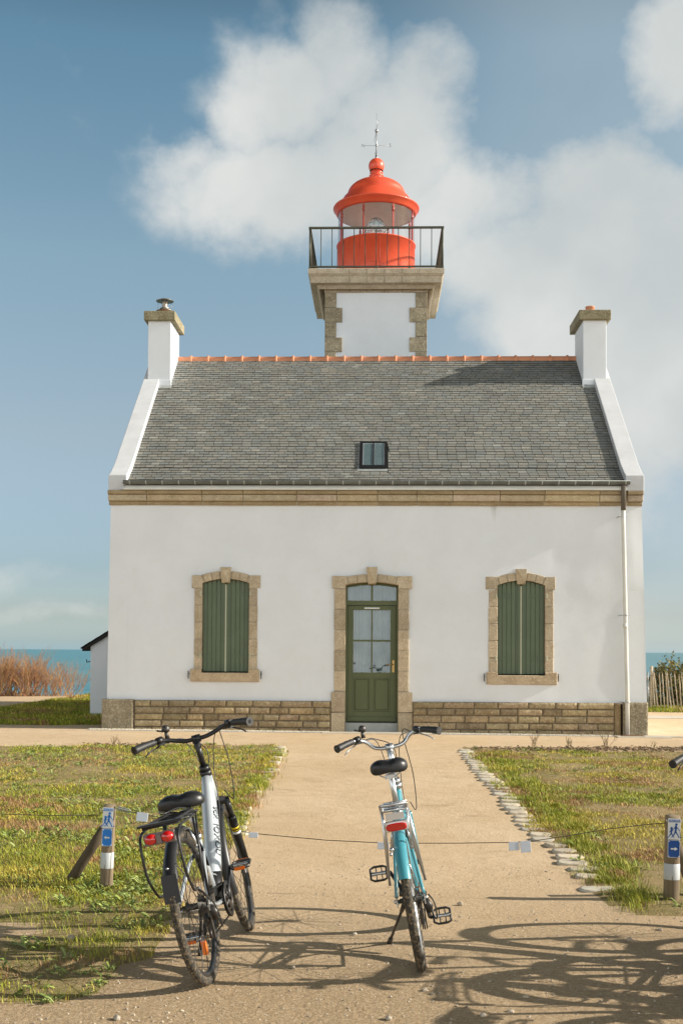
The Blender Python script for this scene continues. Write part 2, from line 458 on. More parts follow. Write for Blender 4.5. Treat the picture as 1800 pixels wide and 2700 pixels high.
# gable plinths run back along the sides
for (u, v) in ((xq0+.01, xq0+.12), (xq3-.12, xq3-.01)):
    mb = MB(); mb.box(u, v, D+.56, YB, -.3, plz); hb(mb, 'plinth_return', 'granite', bevel=.01)

# cornice, three courses
mb = MB()
cx0, cx1 = ax(288, D, 1310), ax(1692, D, 1310)
bounds = [cx0]
for px in (390, 535, 643, 783, 888, 995, 1098, 1192, 1316, 1433, 1577, 1637): bounds.append(ax(px, D, 1310))
bounds.append(cx1)
za, zb = az(1321, D-.1), az(1304, D-.13)
for i in range(len(bounds)-1):
    a, c_ = bounds[i]+.003, bounds[i+1]-.003
    if i == len(bounds)-2: a += .09
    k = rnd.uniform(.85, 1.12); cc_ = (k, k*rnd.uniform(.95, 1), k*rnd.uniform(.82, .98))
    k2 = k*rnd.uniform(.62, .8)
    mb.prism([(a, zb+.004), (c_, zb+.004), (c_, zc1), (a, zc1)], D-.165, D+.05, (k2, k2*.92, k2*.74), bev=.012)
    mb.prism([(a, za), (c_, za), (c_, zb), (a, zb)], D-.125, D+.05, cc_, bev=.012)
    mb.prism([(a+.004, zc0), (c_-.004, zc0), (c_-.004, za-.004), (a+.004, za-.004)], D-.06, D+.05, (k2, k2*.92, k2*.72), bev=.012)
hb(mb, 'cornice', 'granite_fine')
mb = MB(); mb.box(cx0+.02, cx1-.02, D-.05, D+.049, zc0+.005, zc1-.005); mb.box(cx0+.02, cx0+.3, D+.05, D+.5, zc0+.005, zc1-.005); mb.box(cx1-.3, cx1-.02, D+.05, D+.5, zc0+.005, zc1-.005)
hb(mb, 'cornice_bed', 'mortar')

# stone surrounds. everything from photograph pixels on the facade plane
def surround(name, lx0, lx1, ly0, ly1, jx0, jx1, ix0, ix1, crest, spring, key, bottom, sill=None, door=False):
    cx = (ix0+ix1)/2; cyp = (ly0+ly1)/2
    X = lambda p, y=cyp: ax(p, D, y); Z = lambda q, p=None: az(q, D, cx if p is None else p)
    yf = D-.03; yb = D+.27 if door else D+.14
    amb = {-1: MB(), 1: MB()}; jmb = {-1: MB(), 1: MB()}; smb = None
    # inner arch from (ix0, spring) by (cx, crest)
    a = X(ix0); c_ = X(ix1); zs, zc = Z(spring), Z(crest); w = (c_-a)/2; h = zc-zs; rad = (w*w+h*h)/(2*h); mx = (a+c_)/2; mz = zc-rad
    A = math.asin(w/rad)
    Rz = rad+.145
    def arc(r, t): return (mx+r*math.sin(t), mz+r*math.cos(t))
    kw = .10
    tk = math.asin(kw/rad)
    def vous(t0, t1, ends=None):
        n = 5
        inner = [arc(rad, t0+(t1-t0)*i/n) for i in range(n+1)]
        outer = [arc(Rz, t0+(t1-t0)*i/n) for i in range(n, -1, -1)]
        g = rnd.uniform(.85, 1.15)
        amb[1 if t0+t1 > 0 else -1].prism(inner+outer, yf+rnd.uniform(-.004, .004), yb, (g, g*.98, g*.94), bev=.008)
    g_ = .012/rad
    for sgn in (-1, 1):
        ts = [tk, tk+(A-tk)*.42, tk+(A-tk)*.86]
        for i in range(2):
            t0, t1 = ts[i]+g_/2, ts[i+1]-g_/2
            if sgn < 0: vous(-t1, -t0)
            else: vous(t0, t1)
        # springer block with square outer corner
        t0 = ts[2]+g_/2
        zl = Z(ly1); zt = Z(ly0); xo = X(lx0) if sgn < 0 else X(lx1)
        pin = [arc(rad, t0+(A-t0)*i/3) for i in range(4)]; po = arc(Rz, t0)
        poly = pin + [(mx+w, zl), (abs(xo-mx)+mx, zl), (abs(xo-mx)+mx, zt), (po[0], zt+.0)]
        if zt < po[1]-.004: poly.append(po)
        if sgn < 0: poly = [(2*mx-p[0], p[1]) for p in poly][::-1]
        g = rnd.uniform(.9, 1.1)
        amb[sgn].prism(poly, yf-.002, yb, (g, g*.98, g*.94), bev=.008)
        # jamb stones
        nb = 5 if not door else 7
        zbot = Z(bottom); ztop = zl-.012
        hh = (ztop-zbot)/nb
        for i in range(nb):
            xo2 = X(jx0) if sgn < 0 else X(jx1)
            low = (nb-1-i)
            if door and low == nb-1: pass
            ex = .004*(i % 2)
            z1 = ztop-i*hh; z0 = z1-hh+.012-(.3 if door and i == nb-1 else 0)
            xi = a if sgn < 0 else c_
            xo3 = xo2 + sgn*ex
            if door and i >= nb-2: xo3 = dx0 if sgn < 0 else dx1
            x0, x1 = min(xi, xo3), max(xi, xo3)
            g = rnd.uniform(.8, 1.15)
            jmb[sgn].prism([(x0, z0), (x1, z0), (x1, z1), (x0, z1)], yf+rnd.uniform(-.004, .004)-(.03 if door and i >= nb-2 else 0), yb, (g, g*.97, g*.92), bev=.009)
    if sill:
        sx0, sx1, sy0, sy1 = sill
        zt, z0, zi = Z(sy0), Z(sy1), Z(bottom)
        smb = MB(); smb.prism([(X(sx0, sy1), z0), (X(sx1, sy1), z0), (X(sx1, sy1), zt), (c_, zt), (c_, zi), (a, zi), (a, zt), (X(sx0, sy1), zt)], yf-.045, yb, (1,.93,.84), bev=.012)
    mb = MB()
    # mortar bed just behind the stones' faces
    pts = [arc(rad+.004, -A+2*A*i/16) for i in range(17)] + [arc(Rz-.01, A-2*A*i/16) for i in range(17)]
    mb.prism(pts, yf+.014, yb-.004)
    zl = Z(ly1)
    zb_ = Z(bottom)
    mb.box(X(jx0)+.008, a-.003, yf+.014, yb-.004, zb_, zl+.05); mb.box(c_+.003, X(jx1)-.008, yf+.014, yb-.004, zb_, zl+.05)
    root = hb(mb, name, 'mortar')
    for q in amb.values(): hb(q, 'arch', 'granite_fine', root)
    for q in jmb.values(): hb(q, 'jamb', 'granite_fine', root)
    if smb: hb(smb, 'sill', 'granite_fine', root)
    # keystone: facetted, standing proud
    kt, kb = Z(key[0]+.5), Z(key[1]); w1, w0 = .098, .072
    yk = D-.13
    p = [(mx-w0, yf-.005, kb), (mx+w0, yf-.005, kb), (mx+w1, yf-.005, kt), (mx-w1, yf-.005, kt), (mx+.060, yk-.02, kb+.012), (mx+w1-.012, yk+.02, kt-.01), (mx-w1+.012, yk+.03, kt-.008)]
    q = [(mx-w0, yb, kb), (mx+w0, yb, kb), (mx+w1, yb, kt), (mx-w1, yb, kt)]
    mb = MB(); vs = p+q
    mb.add(vs, [(0,1,4),(1,2,5,4),(2,3,6,5),(3,0,4),(4,6,3),(4,5,6),(7,8,1,0),(8,9,2,1),(9,10,3,2),(10,7,0,3),(10,9,8,7)], (1.12,1.08,1.0))
    hb(mb, 'keystone', 'granite_fine', root)
    # dowels
    return dict(a=a, c=c_, mx=mx, mz=mz, rad=rad, zs=zs, zc=zc, bottom=Z(bottom), root=root, A=A, w=w)
SW = [surround('window_surround', 507, 687, 1517, 1551, 514, 679, 534, 657, 1526.5, 1538, (1495,1537), 1774, (503,683,1764,1797)),
      surround('window_surround', 1280, 1463, 1521, 1555, 1288, 1458, 1311, 1436, 1531, 1544, (1500,1541), 1781, (1282,1467,1773,1805))]
SD = surround('door_surround', 876, 1086, 1519, 1552, 882, 1078, 911, 1050, 1535, 1543, (1495,1540), 1934, None, True)

# shutters
def shutter(s, side):
    y0 = D+.045; mx, mz, rad = s['mx'], s['mz'], s['rad']
    xa = s['a']+.006 if side < 0 else mx+.012; xb = mx-.012 if side < 0 else s['c']-.006
    zb_ = s['bottom']+.02; n = 5; mb = MB()
    arcz = lambda x: mz+math.sqrt((rad-.006)**2-(x-mx)**2)
    for i in range(n):
        a_ = xa+(xb-xa)*i/n+.0045; c_ = xa+(xb-xa)*(i+1)/n-.0045
        mb.prism([(a_, zb_), (c_, zb_), (c_, arcz(c_)), (a_, arcz(a_))], y0, y0+.024, bev=.004)
    mb.prism([(xa, zb_+.01), (xb, zb_+.01), (xb, arcz(xb)-.03), (xa, arcz(xa)-.03)], y0+.012, y0+.03)
    if side < 0: mb.box(mx-.055, mx-.0125, y0-.014, y0-.001, zb_, arcz(mx)-.02)
    else: mb.box(mx+.0125, mx+.055, y0-.014, y0-.001, zb_, arcz(mx)-.02)
    o = hb(mb, 'shutter', 'shutter_green')
    for z in (s['bottom']+.30, s['zs']-.19):
        mb = MB()
        x0, x1 = (xa-.03, xa+.27) if side < 0 else (xb-.27, xb+.03)
        mb.box(x0, x1, y0-.009, y0-.0005, z-.016, z+.016)
        for k in range(3):
            xx = x0+.05+(x1-x0-.09)*k/2
            mb.sphere((xx, y0-.01, z), .006, 6)
        hb(mb, 'hinge_strap', 'shutter_green', o)
        mb = MB(); xx = s['a']-.028 if side < 0 else s['c']+.028
        mb.box(xx-.014, xx+.014, D-.055, D-.028, z-.04, z+.04); hb(mb, 'hinge_block', 'cream', o, bevel=.004)
    return o
for s in SW:
    l = shutter(s, -1); r_ = shutter(s, 1)
    mb = MB(); mb.box(s['mx']-.0115, s['mx']+.0115, D+.02, D+.06, s['bottom']+.02, s['zc']-.1); hb(mb, 'cover_strip', 'cream', l)
    for sg in (-1, 1):     # shutter catches
        xx = s['mx']+sg*.66; mb = MB()
        mb.box(xx-.008, xx+.008, D-.06, D+.01, s['bottom']-.03, s['bottom']-.015); mb.box(xx-.012, xx+.006, D-.06, D-.05, s['bottom']-.11, s['bottom']+.03)
        hb(mb, 'shutter_catch', 'rail_iron', s['root'])

# door
yd = D+.20
s = SD; X = lambda p: ax(p, yd, 1700); Z = lambda q: az(q, yd, 980)
arcz = lambda x, d=.0: s['mz']+math.sqrt((s['rad']+d)**2-(x-s['mx'])**2)
mb = MB()
# frame: jambs, head (arched), transom bar
xa, xb = s['a']-.01, s['c']+.01
fr = .045
for (u, v) in ((xa, xa+fr), (xb-fr, xb)): mb.box(u, v, yd, yd+.07, Z(1910), arcz(u if u > xa else xa+.02))
n = 12
top = [(xa+(xb-xa)*i/n, arcz(max(s['a'], min(s['c'], xa+(xb-xa)*i/n)), .004)) for i in range(n, -1, -1)]
bot = [(p[0], p[1]-.045) for p in top[::-1]]
mb.prism(bot+top, yd-.002, yd+.068)
mb.box(xa, xb, yd-.02, yd+.066, Z(1596), Z(1584)); mb.box(s['mx']-.018, s['mx']+.018, yd-.004, yd+.06, Z(1584), arcz(s['mx'])-.04)
door_frame = hb(mb, 'door_frame', 'door_green')
mb = MB(); mb.box(xa+fr, xb-fr, yd+.03, yd+.036, Z(1584), Z(1584)+.31)
hb(mb, 'transom_pane', 'pane_glass', door_frame)
mb = MB()
lx0, lx1 = xa+fr+.004, xb-fr-.004; yl = yd+.012; st = .10; mid = .045
zt, zbm = Z(1597), Z(1903); pz1, pz2 = Z(1773.5), Z(1788)
zi_t = Z(1609)
mb.box(lx0, lx0+st, yl, yl+.045, zbm, zt); mb.box(lx1-st, lx1, yl, yl+.045, zbm, zt)
mb.box(lx0+st, lx1-st, yl, yl+.044, zi_t, zt)
mb.box(lx0+st, lx1-st, yl, yl+.044, pz2, pz1)
mb.box(lx0+st, lx1-st, yl, yl+.044, zbm, Z(1877))
mb.box(s['mx']-mid/2-.012, s['mx']+mid/2+.012, yl, yl+.043, Z(1877), pz2)
mb.box(s['mx']-.014, s['mx']+.014, yl+.004, yl+.042, pz1, zi_t); mb.box(lx0+st, lx1-st, yl+.005, yl+.041, Z(1692), Z(1687))
mb.box(lx0-.002, lx1+.002, yl-.035, yl-.001, Z(1903), Z(1891))
for (u, v) in ((lx0+st, s['mx']-mid/2-.012), (s['mx']+mid/2+.012, lx1-st)):
    mb.box(u, v, yl+.022, yl+.04, Z(1877), pz2)
    mb.prism([(u+.03, Z(1877)+.03), (v-.03, Z(1877)+.03), (v-.03, pz2-.03), (u+.03, pz2-.03)], yl+.006, yl+.03, bev=.012)
door = hb(mb, 'door', 'door_green', bevel=.003)
for (u, v) in ((lx0+st, s['mx']-.014), (s['mx']+.014, lx1-st)):
    for (p, q) in ((pz1, Z(1692)), (Z(1687), zi_t)):
        m_ = MB(); m_.box(u, v, yl+.02, yl+.025, p, q); hb(m_, 'pane', 'pane_glass', door)
m_ = MB(); hx = lx1-.045
m_.box(hx-.02, hx+.02, yl-.008, yl-.0005, Z(1773), Z(1741)); m_.tube([(hx, yl-.01, Z(1752)), (hx, yl-.05, Z(1752)), (hx-.12, yl-.055, Z(1752.5))], .009, 8)
hb(m_, 'handle', 'brass', door)
m_ = MB(); m_.box(s['mx']-.14, s['mx']+.14, yl-.02, yl-.001, Z(1605.5), Z(1602)); hb(m_, 'closer_rail', 'sign_white', door, bevel=.003)
m_ = MB(); m_.box(xa+.012, xb-.012, yd-.17, yd+.08, -.05, Z(1905.5)); hb(m_, 'threshold', 'lead', None, bevel=.006)
# curtains inside
m_ = MB(); vs = []; fs = []; N = 120
for i in range(N+1):
    x = xa+.03+(xb-xa-.06)*i/N; yy = yd+.16+.025*math.sin(i*.55+math.sin(i*.21)*2)
    vs += [(x, yy, Z(1790)), (x, yy+.01, Z(1528))]
for i in range(N): fs.append((2*i, 2*i+2, 2*i+3, 2*i+1))
m_.add(vs, fs, smooth=True); hb(m_, 'curtain', 'curtain')

# ---------------------------------------------------------------- roof
# slates: each one a thin wedge laid in courses
xs0 = lambda y: XL1+.28; xs1 = lambda y: XR1-.28
EX = .098
def slope_pts():
    pts = []; y = D-.13; 
    while y < YR-.03:
        z = roof_z(y); dz = (roof_z(y+.01)-z)/.01; dy = EX/math.sqrt(1+dz*dz)
        pts.append((y, z, dy, dz)); y += dy
    return pts
SKX0, SKX1 = None, None
ty = D+.0
def roof_hit(px, py):
    lo, hi = D-.2, YR
    for _ in range(40):
        m_ = (lo+hi)/2; x, z = at(px, py, m_)
        if z < roof_z(m_): hi = hi; lo = m_ if False else lo
        # ray height grows slower than the slope: below the roof when deeper
        if z > roof_z(m_): lo = m_
        else: hi = m_
    return x, m_, z
k0 = roof_hit(947, 1238); k1 = roof_hit(1021, 1170)
SK = (k0[0], k1[0]+.0, k0[1], k1[1])
mb = MB(); rr = random.Random(3)
for r_, (y, z, dy, dz) in enumerate(slope_pts()):
    x = xs0(y)-rr.uniform(0, .03)-(.09 if r_ % 2 else 0); X1 = xs1(y)
    y2 = y+dy*2.1; z2 = z+dz*dy*2.1
    while x < X1:
        w = .178+rr.uniform(-.012, .012); a_, c_ = max(x, xs0(y)), min(x+w-.008, X1)
        x += w
        if c_-a_ < .02: continue
        if SK[2]-.1 < y+dy*.5 < SK[3] and c_ > SK[0]-.012 and a_ < SK[1]+.012:
            if a_ < SK[0]-.03: c_ = SK[0]-.012
            elif c_ > SK[1]+.03: a_ = SK[1]+.012
            else: continue
        l = .010+rr.uniform(0, .006); t = .010
        j0, j1 = rr.uniform(-.002, .002), rr.uniform(-.002, .002)
        nrm = Vector((0, -dz, 1)).normalized()
        def P_(x_, y_, z_, off): return (x_, y_+nrm.y*off, z_+nrm.z*off)
        g = rr.choice((1, 1, 1, .9, .93, 1.06, 1.1, 1.0, .97, 1.3 if rr.random() < .4 else 1.0)) * rr.uniform(.93, 1.07); wv_ = rr.uniform(-.05, .05)
        cc_ = (g*(1+wv_), g, g*(1-wv_))
        vs = [P_(a_, y+j0, z+dz*j0, l+t), P_(c_, y+j1, z+dz*j1, l+t), P_(c_, y2, z2, .003), P_(a_, y2, z2, .003),
              P_(a_, y+j0, z+dz*j0, l-.006), P_(c_, y+j1, z+dz*j1, l-.006)]
        mb.add(vs, [(0,1,2,3)], cc_); dk = tuple(v*.15 for v in cc_); nv = len(mb.v)-6  # edge faces darkened in colour to stand for the shade line under each course
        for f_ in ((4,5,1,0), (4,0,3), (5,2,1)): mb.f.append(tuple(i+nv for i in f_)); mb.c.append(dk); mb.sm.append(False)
roof = hb(mb, 'roof', 'slate')
mb = MB(); ys = [D-.14, D+.37, YR, 2*YR-D-.37, YB+.1]
vs = []
for y in ys: vs += [(xs0(y)-.02, y, roof_z(y)-.006), (xs1(y)+.02, y, roof_z(y)-.006)]
mb.add(vs, [(2*i, 2*i+1, 2*i+3, 2*i+2) for i in range(4)]); hb(mb, 'roof_deck', 'slate_bed', roof)
# ridge tiles
xr0, xr1 = ax(473, YR, 945), ax(1517, YR, 945); n = 24; L = (xr1-xr0)/23.2
m_ = MB()
T = Matrix.Rotation(math.pi/2, 4, 'Y')
prof = [(.088, 0), (.088, L-.055), (.098, L-.05), (.108, L-.042), (.112, L-.02), (.108, L-.004), (.098, L), (.09, L+.004)]
m_.lathe(prof, 20, (1,1,1), T)
me0 = None
for i in range(24):
    x = xr0-.5*L+i*L+.1
    if i == 0:
        t0 = m_.build('ridge_tile', 'terracotta', roof); me0 = t0.data; o = t0
    else: o = obj('ridge_tile', me0, roof)
    o.location = Vector((x, YR, ZR-.02)) - house.location
# skylight
m_ = MB(); ya, yb_ = SK[2], SK[3]; za_, zb_ = roof_z(ya), roof_z(yb_); dz = (zb_-za_)/(yb_-ya)
nrm = Vector((0, -dz, 1)).normalized(); tv = Vector((0, 1, dz)).normalized(); Ls = math.hypot(yb_-ya, zb_-za_)
TS = Matrix(((1,0,0,SK[0]),(0,tv.y,nrm.y,ya),(0,tv.z,nrm.z,za_),(0,0,0,1)))
wS = SK[1]-SK[0]; f_ = .055
for a4 in ((0, f_, 0, Ls), (wS-f_, wS, 0, Ls), (f_, wS-f_, 0, f_+.02), (f_, wS-f_, Ls-f_+.02, Ls), (wS/2-.012, wS/2+.012, f_, Ls-f_)):
    m_.box(a4[0], a4[1], a4[2], a4[3], -.05, .055 if a4[1]-a4[0] < .03 or True else .06, T=TS)
sk = hb(m_, 'skylight', 'black_metal', roof)
for (a_, c_) in ((f_+.02, wS/2-.02), (wS/2+.02, wS-f_-.02)):
    m_ = MB(); m_.box(a_, c_, .09, Ls-f_-.01, .044, .048, T=TS); hb(m_, 'skylight_pane', 'pane_glass', sk)
m_ = MB(); m_.box(f_+.003, wS-f_-.003, .078, Ls-.04, .030, .036, T=TS); hb(m_, 'skylight_blind', 'band_grey', sk)
m_ = MB(); m_.box(-.04, wS+.0, -.075, -.004, .012, .02, T=TS); m_.box(-.03, -.004, -.0, Ls, .012, .02, T=TS); hb(m_, 'skylight_apron', 'lead', sk)

# gable copings following the bell-cast profile
for side in (-1, 1):
    m_ = MB(); xo = XL1-.02 if side < 0 else XR1+.02; xi = xo+.33*-side
    ys = [D-.12, D+.02, D+.17, D+.32, D+.5, D+.9, YR-.45]
    top = [(y, roof_z(y)+.15+(.03 if k == 0 else 0)) for k, y in enumerate(ys)]
    bk = [(2*YR-y, z) for y, z in top[::-1]]
    botm = [(YB+.12, zc1+.004), (D-.12, zc1+.004)]
    pts = top+bk
    a_, c_ = min(xo, xi), max(xo, xi); n = len(pts)
    vs = []
    for x in (a_, c_):
        for (y, z) in pts: vs.append((x, y, z))
        for (y, z) in pts: vs.append((x, y, max(zc1+.004, roof_z(min(max(y, D-.12), YB+.12))-.16) if D-.1 < y < YB+.1 else zc1+.004))
    fs = []
    for i in range(n-1):
        fs += [(i, i+1, 2*n+i+1, 2*n+i), (n+i, 2*n+n+i, 2*n+n+i+1, n+i+1), (i, n+i, n+i+1, i+1), (2*n+i, 2*n+i+1, 3*n+i+1, 3*n+i)]
    fs += [(0, 2*n, 3*n, n), (n-1, 2*n-1, 4*n-1, 3*n-1)]
    m_.add(vs, fs)
    hb(m_, 'gable_coping', 'coping', None, bevel=.012)

# chimneys
def chimney(side):
    yc0, yc1 = 24.6, YR+.08
    if side < 0:
        x0, x1 = ax(390, yc0, 930), ax(450, yc0, 930); capx = (ax(379, yc0-.1, 830), ax(461, yc0-.1, 830))
        capz = (az(843, yc0-.1, 420), az(818.5, yc0-.1, 420))
    else:
        x0, x1 = ax(1537, yc0, 930), ax(1598, yc0, 930); capx = (ax(1526.5, yc0-.1, 830), ax(1611, yc0-.1, 830))
        capz = (az(841, yc0-.1, 1570), az(815.5, yc0-.1, 1570))
    m_ = MB(); m_.box(x0, x1, yc0, yc1, ZR-1.4, capz[0]+.03)
    m_.box(x0-.02, x1+.02, yc0-.02, yc0-.001, roof_z(yc0)-.1, roof_z(yc0)+.13)
    o = hb(m_, 'chimney', 'render', roof, bevel=.012)
    m_ = MB(); xx0, xx1 = capx
    ym = (yc0+yc1)/2; m_.box(xx0, xx1, yc0-.1, ym-.002, *capz, c=(.75,.76,.66)); m_.box(xx0, xx1, ym+.002, yc1+.1, *capz, c=(.85,.83,.74))
    hb(m_, 'chimney_cap', 'granite_grey', o, bevel=.014)
    # flashing
    m_ = MB(); yy = yc0-.05
    a_, c_ = (x0+.24, x1+.03) if side < 0 else (x0-.03, x1-.24)
    zz = roof_z(yc0)
    T_ = Matrix(((1,0,0,0),(0,tv.y,nrm.y,yc0),(0,tv.z,nrm.z,zz),(0,0,0,1)))
    m_.box(a_, c_, -.13, .02, .018, .03, T=T_); hb(m_, 'flashing', 'lead', o)
    return o, x0, x1, capz[1]
o, x0, x1, zt = chimney(-1)
YP = 25.1; px = ax(434.5, YP, 800)
m_ = MB(); m_.lathe([(.10, 0), (.105, .05), (.088, .09), (.088, .16)], 24, T=Matrix.Translation((px, YP, zt))); pot = hb(m_, 'chimney_pot', 'terracotta', o)
m_ = MB(); T = Matrix.Translation((px, YP, zt+.05))
m_.lathe([(.09, .1), (.185, .1), (.187, .106), (.10, .15), (.10, .17)], 28, T=T); m_.lathe([(.062, .15), (.062, .28)], 20, T=T)
for k in range(3): m_.lathe([(.075, .27+k*.02), (.075, .278+k*.02)], 20, T=T)
m_.lathe([(.001, .375), (.1, .36), (.186, .325), (.187, .318), (.1, .33), (.001, .34)], 28, T=T)
for k in range(4): t = k*math.pi/2+.5; m_.tube([(px+.15*math.cos(t), YP+.15*math.sin(t), zt+.15), (px+.15*math.cos(t), YP+.15*math.sin(t), zt+.38)], .004, 5)
hb(m_, 'cowl', 'stainless', o)
o, x0, x1, zt = chimney(1)
px = ax(1555, YP, 800)
m_ = MB(); m_.lathe([(.10, -.0), (.095, .2), (.102, .205), (.102, .225), (.085, .23), (.08, .1)], 10, T=Matrix.Translation((px, YP, zt)), smooth=True); hb(m_, 'chimney_pot', 'terracotta', o)

# gutter, fascia, downpipe
gx0, gx1 = ax(326, D-.2, 1278), ax(1659, D-.2, 1287); zg = az(1278, D-.2)
def gut(mb, x0, x1, r, yc, z, a0=math.pi, a1=2*math.pi, th=.004):
    n = 12; vs = []
    for x in (x0, x1):
        for rr_ in (r, r-th):
            for i in range(n+1):
                t = a0+(a1-a0)*i/n; vs.append((x, yc+rr_*math.cos(t), z+rr_*math.sin(t)))
    m = n+1; fs = []
    for i in range(n): fs += [(i, i+1, 2*m+i+1, 2*m+i), (m+i, 3*m+i, 3*m+i+1, m+i+1), (i, m+i, m+i+1, i+1), (2*m+i, 2*m+i+1, 3*m+i+1, 3*m+i)]
    fs += [(0, 2*m, 3*m, m), (n, m+n, 3*m+n, 2*m+n)]
    mb.add(vs, fs, smooth=False)
YG = D-.225; rg = .058; zgt = zg+.058
m_ = MB(); gut(m_, gx0, gx1, rg, YG, zgt); m_.tube([(gx0, YG-rg-.001, zgt+.004), (gx1, YG-rg-.001, zgt+.004)], .007, 8)
m_.box(gx0, gx0+.006, YG-rg+.005, YG+rg-.005, zgt-.05, zgt-.001); m_.box(gx1-.006, gx1, YG-rg+.005, YG+rg-.005, zgt-.05, zgt-.001)
gutter = hb(m_, 'gutter', 'zinc')
for k in range(31):
    x = gx0+.12+k*(gx1-gx0-.2)/30
    m_ = MB(); gut(m_, x-.008, x+.008, rg+.006, YG, zgt, th=.004); hb(m_, 'gutter_clip', 'zinc_light', gutter)
m_ = MB(); m_.box(gx0+.02, cx1-.34, D-.135, D+.02, zc1+.036, zE-.035); m_.box(gx0-.01, cx1-.32, D-.215, D+.02, zc1+.002, zc1+.034); hb(m_, 'fascia', 'pvc_white', None, bevel=.004)
dxp = ax(1644, D-.24, 1310)
m_ = MB(); m_.tube([(dxp, YG, zgt-.05), (dxp, YG, zgt-.1), (dxp, D-.21, zgt-.16), (dxp, D-.20, zc0-.1)], .045, 14); dp = hb(m_, 'pipe_elbow', 'pipe_brown', gutter)
dxb = ax(1654, D-.16, 1935)
m_ = MB(); m_.tube([(dxp, D-.20, zc0-.09), (dxp+.005, D-.17, zc0-.3), (dxb-.01, D-.16, .9), (dxb, D-.16, -.0)], .039, 16)
m_.tube([(dxp+.035, D-.163, 1.98), (dxp+.037, D-.163, 1.9)], .046, 16)
dp = hb(m_, 'downpipe', 'pvc_white')
for zz in (az(1365, D, 1644), az(1623, D, 1644), az(1851, D, 1650)):
    t = (zc0-.3-zz)/(zc0-.3-.9); xx = dxp+(dxb-dxp)*max(0, min(1, t))
    m_ = MB(); m_.tube([(xx, D-.165, zz-.012), (xx, D-.165, zz+.012)], .045, 14); m_.box(xx-.085, xx-.04, D-.17, D-.155, zz-.008, zz+.008); m_.box(xx-.085, xx-.075, D-.17, D+.01, zz-.008, zz+.008); m_.box(xx+.04, xx+.075, D-.17, D-.155, zz-.006, zz+.006)
    hb(m_, 'pipe_bracket', 'zinc_light', dp)
# rust streak under the cornice (a small stain on the render)
m_ = MB(); x_, z_ = at(366, 1333, D-.004); m_.add([(x_+.03, D-.012, zc0), (x_+.055, D-.012, zc0), (x_+.0, D-.012, zc0-.13), (x_-.02, D-.012, zc0-.1)], [(3,2,1,0)]); hb(m_, 'rust_stain', 'mortar')

# ---------------------------------------------------------------- lean-to shed at the back left
YS = 25.6
shx0 = ax(238, YS, 1800); shx1 = XL0-.001
shed = empty('lean_to_shed', (shx0, YS, 0)); tag(shed, 'small white lean-to shed with dark slate roof against the left gable', 'shed')
m_ = MB(); zt0 = az(1705, YS, 238); sl = .62
m_.prism([(0, -.3), (shx1-shx0, -.3), (shx1-shx0, zt0+sl*(shx1-shx0)), (0, zt0)], 0, 3.2); m_.build('wall', 'render', shed)
m_ = MB(); e = .16
m_.prism([(-e, zt0-e*sl+.0), (shx1-shx0, zt0+sl*(shx1-shx0)+.01), (shx1-shx0, zt0+sl*(shx1-shx0)+.10), (-e, zt0-e*sl+.055)], -.1, 3.25); 
for k in range(9):
    x = -e+k*.17; m_.prism([(x-.03, zt0+x*sl+.05), (x+.17, zt0+(x+.17)*sl+.095), (x+.17, zt0+(x+.17)*sl+.10), (x-.03, zt0+x*sl+.075)], -.12, 3.25)
m_.build('roof', 'slate_bed', shed)
m_ = MB(); m_.tube([(-.02, .05, zt0-.32), (-.09, .05, zt0-.34), (-.1, .05, zt0-.28)], .012, 6); m_.build('hook', 'black_metal', shed)

# ---------------------------------------------------------------- LIGHTHOUSE TOWER
YT = 29.5
tx0, tx1 = ax(856, YT, 860), ax(1125.5, YT, 860); txc = (tx0+tx1)/2; TW = (tx1-tx0)/2
tower = empty('lighthouse_tower', (txc, YT+TW, 0)); tag(tower, 'square white lighthouse tower with granite quoins and red lantern behind the ridge', 'lighthouse')
def tb(mb, name, m, parent=None, bevel=0):
    mb.v = [tuple(Vector(p) - tower.location) for p in mb.v]
    return mb.build(name, m, tower if parent is None else parent, bevel)
ZT = lambda py, Y=YT: az(py, Y, 990)
zq = ZT(771)
m_ = MB()
vs = []; fs = []; N = 24
for j in range(N*2+1):
    for i in range(N+1):
        x = tx0+.02+(tx1-tx0-.04)*i/N; z = 5.2+(zq+.05-5.2)*j/(2*N)
        p = Vector((x*.6+9, z*.6, 2)); vs.append((x, YT+.02+noise.noise(p)*.012+noise.noise(p*2.6)*.004, z))
for j in range(2*N):
    for i in range(N): fs.append((j*(N+1)+i, j*(N+1)+i+1, (j+1)*(N+1)+i+1, (j+1)*(N+1)+i))
m_.add(vs, fs, smooth=True)
m_.box(tx0+.02, tx1-.02, YT+.05, YT+2*TW-.02, -.3, zq+.05)
tb(m_, 'wall', 'render')
# quoins alternate long and short
qm = {-1: MB(), 1: MB()}; zz = zq; k = 0
hs = .372
while zz > 6.4:
    w = .285 if k % 2 == 0 else .435
    for sg in (-1, 1):
        for (yy0, yy1, ww) in ((YT-.012, YT+.5-.15*(k % 2), w),):
            a_, c_ = (tx0, tx0+ww) if sg < 0 else (tx1-ww, tx1)
            g = rnd.uniform(.85, 1.1)
            qm[sg].prism([(a_, zz-hs+.006), (c_, zz-hs+.006), (c_, zz-.006), (a_, zz-.006)], yy0, yy1, (g, g*.97, g*.92), bev=.006)
    zz -= hs; k += 1
for q in qm.values(): tb(q, 'quoin', 'granite_grey')
